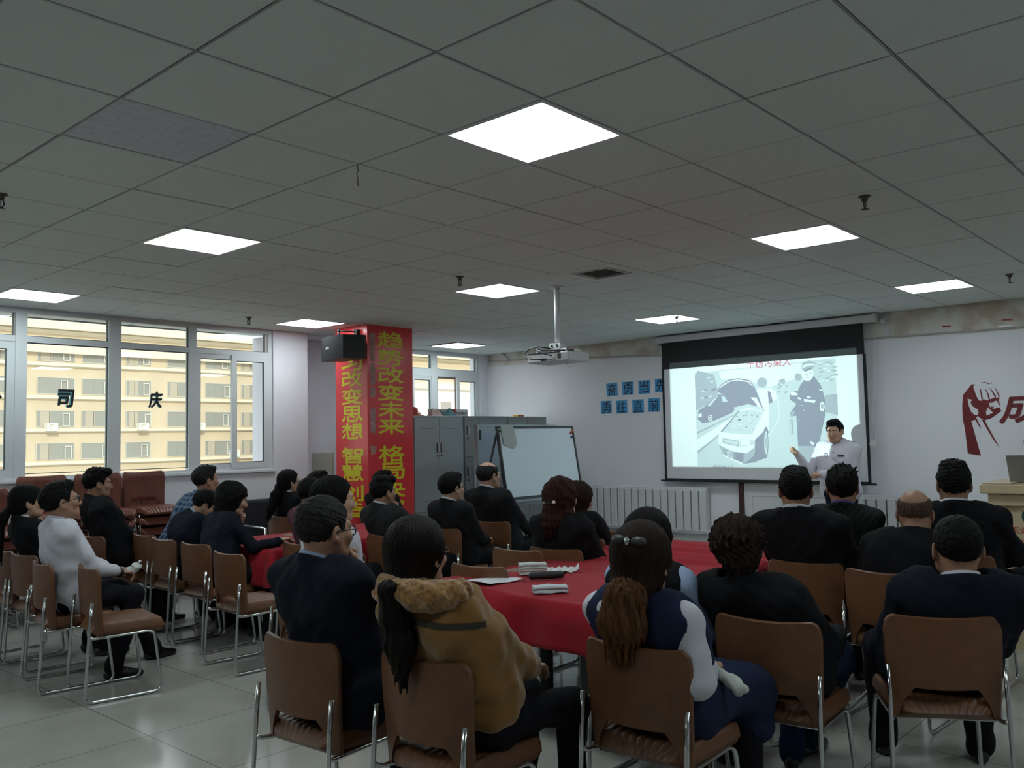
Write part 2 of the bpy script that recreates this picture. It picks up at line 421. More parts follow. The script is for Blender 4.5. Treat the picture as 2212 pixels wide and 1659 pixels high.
m_wire = mat('rusty_wire', (0.12, 0.05, 0.04), 0.6)
b = MB(); x, y = 2.723, 3.448
b.tube([(x, y, CZ), (x+.004, y, CZ-.03), (x-.006, y, CZ-.045), (x+.006, y+.004, CZ-.07), (x-.004, y, CZ-.095), (x+.008, y, CZ-.11), (x+.002, y, CZ-.085)], .002, 6)
tag(b.build('wire_hook', m_wire, None, (x, y, CZ)), 'twisted rusty wire hanging from a ceiling joint left of the nearest light', 'wire')
m_tape = mat('clear_tape', (0.62, 0.63, 0.60), 0.2)
for x, y, a, l_, lab in ((3.892, 6.748, .5, .07, 'loose curl of tape dangling from the ceiling before the left windows'), (5.109, 2.535, -.4, .06, 'scrap of pale tape on the ceiling above the right front light'),
                   (3.05, 6.92, .2, .12, 'strip of pale tape along a ceiling joint near the left windows')):
    b = MB(); d = np.array((math.cos(a), math.sin(a), 0)); n_ = np.array((-d[1], d[0], 0))*.012
    P = [np.array((x, y, CZ-.002)) + d*l_*(t-.5) + np.array((0,0,-.02*max(0,t-.6)**1.0)) for t in np.linspace(0, 1, 6)]
    b.grid([[p-n_ for p in P], [p+n_ for p in P]]); b.grid([[p-n_+(0,0,.001) for p in P], [p+n_+(0,0,.001) for p in P]], flip=True)
    tag(b.build('tape_strip', m_tape, None, (x, y, CZ)), lab, 'tape')

# ------------------------------------------------------------------ windows
m_pvc = mat('window_pvc', (0.66, 0.69, 0.71), 0.35)
m_gasket = mat('window_gasket', (0.06, 0.10, 0.10), 0.5)
def glass_material():
    m = bpy.data.materials.new('window_glass'); m.use_nodes = True; nt = m.node_tree
    for n in list(nt.nodes): nt.nodes.remove(n)
    o = nt.nodes.new('ShaderNodeOutputMaterial'); t = nt.nodes.new('ShaderNodeBsdfTransparent'); g = nt.nodes.new('ShaderNodeBsdfGlossy')
    t.inputs[0].default_value = (0.93, 0.97, 0.95, 1); g.inputs['Roughness'].default_value = 0.02
    f = nt.nodes.new('ShaderNodeFresnel'); ge = nt.nodes.new('ShaderNodeNewGeometry'); mr = nt.nodes.new('ShaderNodeMapRange')
    mr.inputs['To Min'].default_value = 1.45; mr.inputs['To Max'].default_value = 1/1.45; nt.links.new(ge.outputs['Backfacing'], mr.inputs['Value']); nt.links.new(mr.outputs[0], f.inputs[0])
    mx = nt.nodes.new('ShaderNodeMixShader')
    nt.links.new(f.outputs[0], mx.inputs[0]); nt.links.new(t.outputs[0], mx.inputs[1]); nt.links.new(g.outputs[0], mx.inputs[2]); nt.links.new(mx.outputs[0], o.inputs[0])
    return m
m_glass = glass_material()
def rect_frame(b, x0, x1, z0, z1, w, y0, y1, mi=0):
    b.box((x0, y0, z0), (x1, y1, z0+w), mi); b.box((x0, y0, z1-w), (x1, y1, z1), mi)
    b.box((x0, y0, z0+w), (x0+w, y1, z1-w), mi); b.box((x1-w, y0, z0+w), (x1, y1, z1-w), mi)
def window_unit(name, y, x0, x1, z0, z1, mull, transom, panes, sashes):
    e = struct(empty(name, ((x0+x1)/2, y, z0)))
    b = MB(); rect_frame(b, x0, x1, z0, z1, .05, y+.03, y+.11)
    for (a, c) in mull: b.box((a, y+.03, z0+.05), (c, y+.11, z1-.05))
    for (a, c, t0, t1) in transom: b.box((a, y+.034, t0), (c, y+.106, t1))
    b.build('window_frame', m_pvc, e, auto=30)
    for (a, c, t0, t1) in panes:
        b = MB(); rect_frame(b, a, c, t0, t1, .008, y+.055, y+.085); b.build('gasket', m_gasket, e)
        b = MB(); b.box((a, y+.068, t0), (c, y+.074, t1)); b.build('glass_pane', m_glass, e)
    for (a, c, t0, t1, w, dy) in sashes:
        b = MB(); rect_frame(b, a, c, t0, t1, w, y+.02+dy, y+.06+dy); sh = b.build('sash', m_pvc, e)
        b = MB(); rect_frame(b, a+w, c-w, t0+w, t1-w, .008, y+.03+dy, y+.05+dy); b.build('gasket', m_gasket, sh)
        b = MB(); b.box((a+w, y+.036+dy, t0+w), (c-w, y+.042+dy, t1-w)); b.build('glass_pane', m_glass, sh)
    return e
UZ0, UZ1, LZ0, LZ1 = 2.715, 2.955, 1.345, 2.655
window_unit('window_1', YW, -1.6, 6.02, 1.27, 2.99,
    [(-.30,-.17),(.70,.81),(1.70,1.81),(3.125,3.232),(4.035,4.166),(4.94,5.03)],
    [(-1.55,5.97,2.655,2.715)],
    [(-1.55,-.30,UZ0,UZ1),(-.17,.70,UZ0,UZ1),(.81,1.70,UZ0,UZ1),(1.81,3.115,UZ0,UZ1),(3.232,4.035,UZ0,UZ1),(4.166,4.94,UZ0,UZ1),(5.03,5.94,UZ0,UZ1),
     (-1.55,-.30,LZ0,LZ1),(-.17,.70,LZ0,LZ1),(.81,1.70,LZ0,LZ1),(3.232,4.035,LZ0,LZ1),(4.166,4.94,LZ0,LZ1)],
    [(1.81,2.45,1.32,2.655,.06,0),(2.40,3.125,1.32,2.655,.075,.02),(5.03,5.54,1.32,2.655,.055,.022),(5.47,5.97,1.32,2.655,.065,0)])
window_unit('window_2', YB, 8.55, 10.36, 1.05, 2.985,
    [(9.30,9.42)], [(8.6,10.31,2.60,2.72)],
    [(8.6,9.30,2.72,2.95),(9.42,10.31,2.72,2.95)],
    [(8.6,8.93,1.08,2.60,.05,.0),(8.88,9.34,1.08,2.60,.06,.02),(9.84,10.33,1.08,2.60,.06,.0)])
e = bpy.data.objects['window_2']
b = MB()                                             # the middle sash stands open: a screen frame is left in the opening
rect_frame(b, 9.42, 9.86, 1.08, 2.60, .03, YB+.05, YB+.08); b.build('sash', mat('screen_frame', (0.16, 0.13, 0.11), 0.6), e)
# letters stuck on the glass: black with a light blue face showing from behind
m_blk = mat('vinyl_black', (0.012, 0.016, 0.022), 0.5); m_cyan = mat('vinyl_cyan', (0.20, 0.55, 0.60), 0.5)
w1 = bpy.data.objects['window_1']
for ch, x, z in (('司', 3.62, 2.104), ('庆', 4.566, 2.111), ('公', 2.94, 2.09)):
    text_mesh(ch, 'window_letter', m_blk, (x, YW+.062, z), (1,0,0), (0,0,1), w=.155, h=.175, bold=.03, depth=0, parent=w1, shear=.12)
    text_mesh(ch, 'window_letter_backing', m_cyan, (x-.008, YW+.0645, z-.008), (1,0,0), (0,0,1), w=.14, h=.16, bold=.045, depth=0, parent=w1, shear=.12)
b = MB(); b.box((-1.6, YW-.03, 1.262), (6.04, YW+.03, 1.285)); struct(b.build('trim_2', m_pvc))

# ------------------------------------------------------------------ apartment block across the street
m_fac = mat('facade_ochre', (0.60, 0.50, 0.36), 0.8, noise=.06, nscale=.4)
m_ledge = mat('facade_ledge', (0.74, 0.66, 0.52), 0.8)
m_dglass = mat('far_window_glass', (0.30, 0.30, 0.27), 0.3)
m_fframe = mat('far_window_frame', (0.62, 0.60, 0.54), 0.5)
m_curtain = mat('far_curtain', (0.45, 0.40, 0.32), 0.9)
m_acu = mat('ac_unit_white', (0.75, 0.75, 0.72), 0.5)
FY = 78.0
blk = tag(empty('apartment_building', (55, FY+5, -22)), 'sunlit ochre apartment block with white ledges across the street outside', 'building')
b = MB(); b.box((14, FY, -22), (98, FY+10, 15.2)); b.build('wall', m_fac, blk)
zs = [0.45+2.78*k for k in range(-4, 6)]
for z in zs[:-1]:
    b = MB(); b.box((13.8, FY-.3, z-.26), (98.2, FY, z), 0); b.box((13.8, FY-.12, z-.36), (98.2, FY, z-.26), 0); b.build('ledge', m_ledge, blk)
b = MB(); b.box((13.8, FY-.5, 9.6), (98.2, FY, 10.4)); b.box((13.8, FY-.9, 11.6), (98.2, FY+10, 12.4)); b.box((13.8, FY-.3, 12.4), (98.2, FY+10, 16.0)); b.build('roof', m_ledge, blk)
wi = 0
for k, z in enumerate(zs[2:-2]):
    for j in range(11):
        x = 23.95 + 3.84*j + (.0 if j < 2 else -.2)
        w = 3.06 if j % 4 != 3 else 2.3
        b = MB(); z0, z1 = z+.12, z+1.55
        b.box((x, FY-.02, z0), (x+w, FY+.1, z1), 0)
        rect_frame(b, x, x+w, z0, z1, .04, FY-.05, FY, 1)
        r_ = rng.rand(); xo = x + w*(.55+.2*r_)
        rect_frame(b, xo, xo+.58, z0+.08, z1-.25, .07, FY-.12, FY-.03, 1)
        b.box((x+w*.33, FY-.03, z0), (x+w*.33+.03, FY, z1), 0)
        if r_ > .5: b.box((x+.3, FY-.03, z0+.07), (x+1.1, FY-.021, z1-.07), 2)
        b.build('window', [m_dglass, m_fframe, m_curtain], blk)
for (x, z) in ((41.7, 3.2), (45.4, .55), (28.4, 3.2), (36.2, 3.2), (48.2, -2.2)):
    b = MB(); b.box((x, FY-.75, z-.2), (x+.85, FY-.05, z+.5), 0); b.lathe([(.0,.0),(.22,.0),(.24,.02),(.24,.03)], (x+.35, FY-.76, z+.15), 18, 1, (0,-1,0)); b.build('air_conditioner', [m_acu, m_fframe], blk)
wb_ = tag(empty('added_white_building', (69, 65, -22)), 'added white building making the lower far corner panes look overexposed', 'building')  # invented block: its pale walls stand in for the overexposed lower panes
m_wbl = mat('facade_white', (0.80, 0.79, 0.76), 0.8)
b = MB(); b.box((45, 60, -22), (96, 70, 6.4)); b.build('wall', m_wbl, wb_)
b = MB(); b.box((44.6, 59.6, 6.4), (96.4, 70.4, 6.9)); b.build('roof', m_ledge, wb_)
for z_ in (-3.5, .2, 3.6):
    for x_ in range(48, 94, 9):
        b = MB(); b.box((x_, 59.95, z_), (x_+1.4, 60.1, z_+1.6)); b.build('window', m_dglass, wb_)
m_street = mat('street', (0.35, 0.33, 0.3), 0.9)
b = MB(); b.box((-60, 12, -22.2), (160, 150, -22)); struct(b.build('ground_1', m_street))
# ------------------------------------------------------------------ front wall: door, conduit, radiators, decals
m_doorw = mat('door_white', (0.66, 0.66, 0.67), 0.45)
d1 = struct(empty('door_1', (XW, 4.83, 0)))
b = MB()
for (y0, y1, z0, z1) in ((5.38,5.45,0,2.1),(4.12,4.19,0,2.1),(4.12,5.45,2.1,2.17)): b.box((XW-.05, y0, z0), (XW, y1, z1))
b.build('door_frame', mat('door_frame_brown', (0.05, 0.022, 0.016), 0.4), d1)
b = MB(); b.box((XW-.03, 4.19, .01), (XW, 5.38, 2.1), 0)
for (y0, y1) in ((4.28,4.70),(4.86,5.28)):
    for (z0, z1) in ((.12,.82),(1.0,1.98)):
        rect = ((y0,y1,z0,z0+.015),(y0,y1,z1-.015,z1),(y0,y0+.015,z0,z1),(y1-.015,y1,z0,z1))
        for (a0,a1,c0,c1) in rect: b.box((XW-.038, a0, c0), (XW-.03, a1, c1))
b.build('door_leaf', m_doorw, d1)

m_cond = mat('conduit_grey', (0.42, 0.40, 0.40), 0.5)
b = MB(); b.tube([(XW-.012, 9.93, 2.90), (XW-.012, 9.77, 2.888), (XW-.012, 6.58, 2.735), (XW-.012, 3.5, 2.70), (XW-.012, YR+.1, 2.60)], .011, 8)
struct(b.build('trim_3', m_cond))
b = MB(); b.tube([(XW-.02, 9.60, 2.990), (XW-.02, 9.48, 2.88)], .012, 8); struct(b.build('trim_4', m_white_metal))

m_rad = mat('radiator_white', (0.64, 0.65, 0.67), 0.4)
def radiator(y0, y1, z0, z1, label, step=.118):
    e = tag(empty('radiator', (XW, (y0+y1)/2, z0)), label, 'radiator', 'white column radiators on the front wall')
    n = int(round((y1-y0)/step)); st = (y1-y0)/n
    for k in range(n):
        b = MB(); yc = y0 + (k+.5)*st; b.box((XW-.15, yc-st*.42, z0+.03), (XW-.045, yc+st*.42, z1-.03), 0, .012); b.build('radiator_column', m_rad, e)
    b = MB(); b.box((XW-.135, y0, z0), (XW-.07, y1, z0+.06), 0, .012); b.build('bottom_header', m_rad, e)
    b = MB(); b.box((XW-.135, y0, z1-.06), (XW-.07, y1, z1), 0, .012); b.build('top_header', m_rad, e)
    b = MB()
    for yc in (y0+.15, y1-.15): b.box((XW-.07, yc-.02, z0+.2), (XW-.002, yc+.02, z0+.25))
    b.tube([(XW-.075, y0+.01, z0+.03), (XW-.075, y0-.06, z0+.03), (XW-.075, y0-.06, 0.0)], .012, 8)
    b.build('pipe_and_brackets', m_rad, e)
radiator(5.87, 8.03, .28, .90, 'white column radiator on the front wall left of the screen')
radiator(1.35, 3.90, .28, .86, 'white column radiator on the front wall behind the lectern and front right listeners')

m_paper_b = mat('paper_blue', (0.055, 0.33, 0.66), 0.6); m_ink = mat('ink_navy', (0.008, 0.012, 0.03), 0.5)
def sign(ch, y, z, rot, label):
    e = tag(empty('paper_sign', (XW-.002, y, z)), label, 'sign', 'blue paper squares with one black character each')
    ca, sa = math.cos(rot), math.sin(rot); r_ = (0, -ca, sa); u_ = (0, sa, ca)
    b = MB(); c = np.array((XW-.004, y, z)); h = .097; r3, u3 = np.array(r_)*h, np.array(u_)*h*.98
    b.obox(c, r3, u3, (.0012, 0, 0)); b.build('blue_paper', m_paper_b, e)
    text_mesh(ch, 'character', m_ink, c + np.array((-.002,0,0)), r_, u_, w=.155, h=.17, bold=.006, depth=.001, parent=e)
for ch, y, z, rot, lab in (('奋',7.447,2.293,.05,'blue paper square with the character 奋, first of the top row'),('勇',7.165,2.298,-.01,'blue paper square with the character 勇 in the top row, second from left'),
        ('当',6.885,2.30,.01,'blue paper square with the character 当, third of the top row'),('先',6.608,2.31,-.01,'blue paper square with the character 先 touching the screen edge'),
        ('勇',7.56,2.037,.0,'blue paper square with the character 勇 starting the bottom row, corner curling'),('往',7.285,2.032,.01,'blue paper square with the character 往, second of the bottom row'),
        ('直',7.0,2.032,-.0,'blue paper square with the character 直, third of the bottom row'),('前',6.735,2.038,-.02,'blue paper square with the character 前 ending the bottom row')):
    sign(ch, y, z, rot, lab)

m_dred = mat('vinyl_dark_red', (0.155, 0.012, 0.018), 0.45, noise=.12, nscale=6)
FO = [(2.716, 1.984), (2.624, 2.098), (2.589, 2.096), (2.61, 2.071), (2.6, 2.04), (2.584, 1.974), (2.559, 1.918), (2.534, 1.914), (2.508, 1.931), (2.481, 1.915), (2.453, 1.925), (2.42, 1.936), (2.395, 1.947), (2.355, 1.933), (2.367, 1.907), (2.4, 1.908), (2.428, 1.889), (2.458, 1.888), (2.462, 1.859), (2.447, 1.834), (2.415, 1.821), (2.36, 1.837), (2.346, 1.794), (2.447, 1.72), (2.508, 1.702), (2.541, 1.713), (2.578, 1.75), (2.595, 1.733), (2.554, 1.618), (2.562, 1.618), (2.605, 1.708), (2.647, 1.697), (2.568, 1.314), (2.698, 1.339), (2.714, 1.61), (2.731, 1.715), (2.73, 1.864)]
FH = [[(2.673, 1.943), (2.625, 1.928), (2.644, 1.9), (2.628, 1.859), (2.574, 1.821), (2.568, 1.784), (2.58, 1.757), (2.611, 1.761), (2.643, 1.799), (2.662, 1.861)], [(2.474, 1.841), (2.425, 1.779), (2.492, 1.749), (2.497, 1.79)]]
FF = [[(2.543, 2.04), (2.532, 2.039), (2.516, 1.928), (2.533, 1.926)], [(2.492, 2.04), (2.484, 2.037), (2.457, 1.98), (2.448, 1.919), (2.464, 1.926), (2.47, 1.975)], [(2.447, 2.052), (2.437, 2.045), (2.386, 1.959), (2.398, 1.941)], [(2.398, 2.053), (2.392, 2.05), (2.351, 1.957), (2.366, 1.934), (2.367, 1.964)], [(2.541, 2.106), (2.493, 2.12), (2.453, 2.097), (2.434, 2.107), (2.413, 2.085), (2.437, 2.1), (2.456, 2.089), (2.491, 2.113)], [(2.541, 1.706), (2.515, 1.706), (2.469, 1.598), (2.376, 1.392), (2.442, 1.495)], [(2.367, 1.91), (2.348, 1.854), (2.361, 1.858), (2.383, 1.907)], [(2.456, 1.862), (2.43, 1.843), (2.411, 1.851), (2.417, 1.839), (2.436, 1.828)]]
dec = tag(empty('wall_decal', (XW, 2.55, 1.7)), 'dark red raised fist decal on the white front wall right of the screen', 'wall decal')
def flat_with_holes(name, outer, holes, x, m, parent, th=.003):
    cu_ = bpy.data.curves.new(name, 'CURVE'); cu_.dimensions = '2D'; cu_.fill_mode = 'BOTH'
    for ring in [outer] + holes:
        s = cu_.splines.new('POLY'); s.points.add(len(ring)-1)
        for p_, (y, z) in zip(s.points, ring): p_.co = (y, z, 0, 1)
        s.use_cyclic_u = True
    ob = bpy.data.objects.new(name, cu_); COL.objects.link(ob)
    me = bpy.data.meshes.new_from_object(ob.evaluated_get(bpy.context.evaluated_depsgraph_get()))
    V = [v.co[:] for v in me.vertices]; Fc = [tuple(p.vertices) for p in me.polygons]
    bpy.data.objects.remove(ob); bpy.data.curves.remove(cu_); bpy.data.meshes.remove(me)
    b = MB(); b.add([(x, v[0], v[1]) for v in V], Fc); return b.build(name, m, parent)
flat_with_holes('fist_and_forearm', FO, FH, XW-.004, m_dred, dec)
b = MB()
for f_ in FF: b.add([(XW-.0045, y, z) for y, z in f_], [tuple(range(len(f_)))])
b.build('finger_lines', m_dred, dec)
d2 = tag(empty('wall_lettering', (XW, 2.1, 1.8)), 'dark red brush character 成 on the wall above the lectern laptop', 'wall decal')
text_mesh('成', 'brush_character', m_dred, (XW-.004, 2.142, 1.83), (0,-1,0), (0,0,1), w=.44, h=.33, bold=.025, depth=0, parent=d2, shear=.25)
b = MB(); P = []
for k in range(10):
    a = math.pi/2 + k*math.pi/5; r_ = .03 if k % 2 == 0 else .012; P.append((XW-.004, 2.135+r_*math.cos(a), 1.463+r_*math.sin(a)))
b.poly(P); b.build('star', m_dred, d2)
m_redtape = mat('red_tape', (0.30, 0.02, 0.02), .5)
for y, z, w_, mm, lab in ((2.85,2.765,.085,m_redtape,'short strip of red tape stuck high on the front wall'),(2.24,2.775,.10,m_redtape,'red tape strip high on the wall above the fist decal'),(2.26,2.71,.14,m_tape,'crumpled clear tape on the wall below the red strip')):
    b = MB(); b.obox((XW-.003, y, z), (0,w_/2,.004), (0,-.001,.008), (.001,0,0)); tag(b.build('tape_strip', mm, None, (XW, y, z)), lab, 'tape')

# ------------------------------------------------------------------ projection screen
m_fab = mat('screen_fabric', (0.66, 0.66, 0.70), 0.9); m_sblack = mat('screen_black', (0.012, 0.013, 0.015), 0.8)
m_case = mat('screen_case_white', (0.62, 0.62, 0.66), 0.4)
SX = 10.44
scr = tag(empty('projection_screen', (SX, 5.1, 2.97)), 'large pull down projection screen with black border showing a powder covered car', 'projection screen')
b = MB(); b.box((SX-.045, 3.585, 2.885), (SX+.05, 6.60, 2.975), 0, .015)
b.box((SX-.05, 3.575, 2.88), (SX+.055, 3.60, 2.98)); b.box((SX-.05, 6.585, 2.88), (SX+.055, 6.61, 2.98)); b.build('case', m_case, scr)
b = MB(); b.box((SX-.002, 3.73, 1.0), (SX+.002, 6.51, 2.90), 0)
b.build('fabric', m_fab, scr)
b = MB(); x0, x1 = SX-.0065, SX-.0055
b.box((x0, 3.73, 2.518), (x1, 6.51, 2.90)); b.box((x0, 6.482, .99), (x1, 6.515, 2.52)); b.box((x0, 3.715, .99), (x1, 3.752, 2.52)); b.box((x0, 3.73, .985), (x1, 6.51, 1.015))
b.build('black_border', m_sblack, scr)
b = MB(); b.tube([(SX, 3.66, .985), (SX, 6.58, .985)], .013, 10); b.build('bottom_bar', m_sblack, scr)
for y in (3.50, 6.57):
    b = MB(); b.box((SX-.04, y-.02, 2.86), (XW, y+.02, 2.90)); b.box((XW-.02, y-.03, 2.72), (XW, y+.03, 2.985))
    b.build('wall_bracket', m_case, scr)
b = MB(); b.tube([(SX-.03, 3.57, 2.88), (SX-.03, 3.60, 2.4), (SX-.03, 3.64, 1.9), (SX-.03, 3.66, 1.50)], .0035, 6)
b.obox((SX-.03, 3.665, 1.465), (0,.03,.015), (0,-.02,.035), (.002,0,0)); b.build('pull_cord', mat('cord_white', (0.6, 0.6, 0.6), .7), scr)
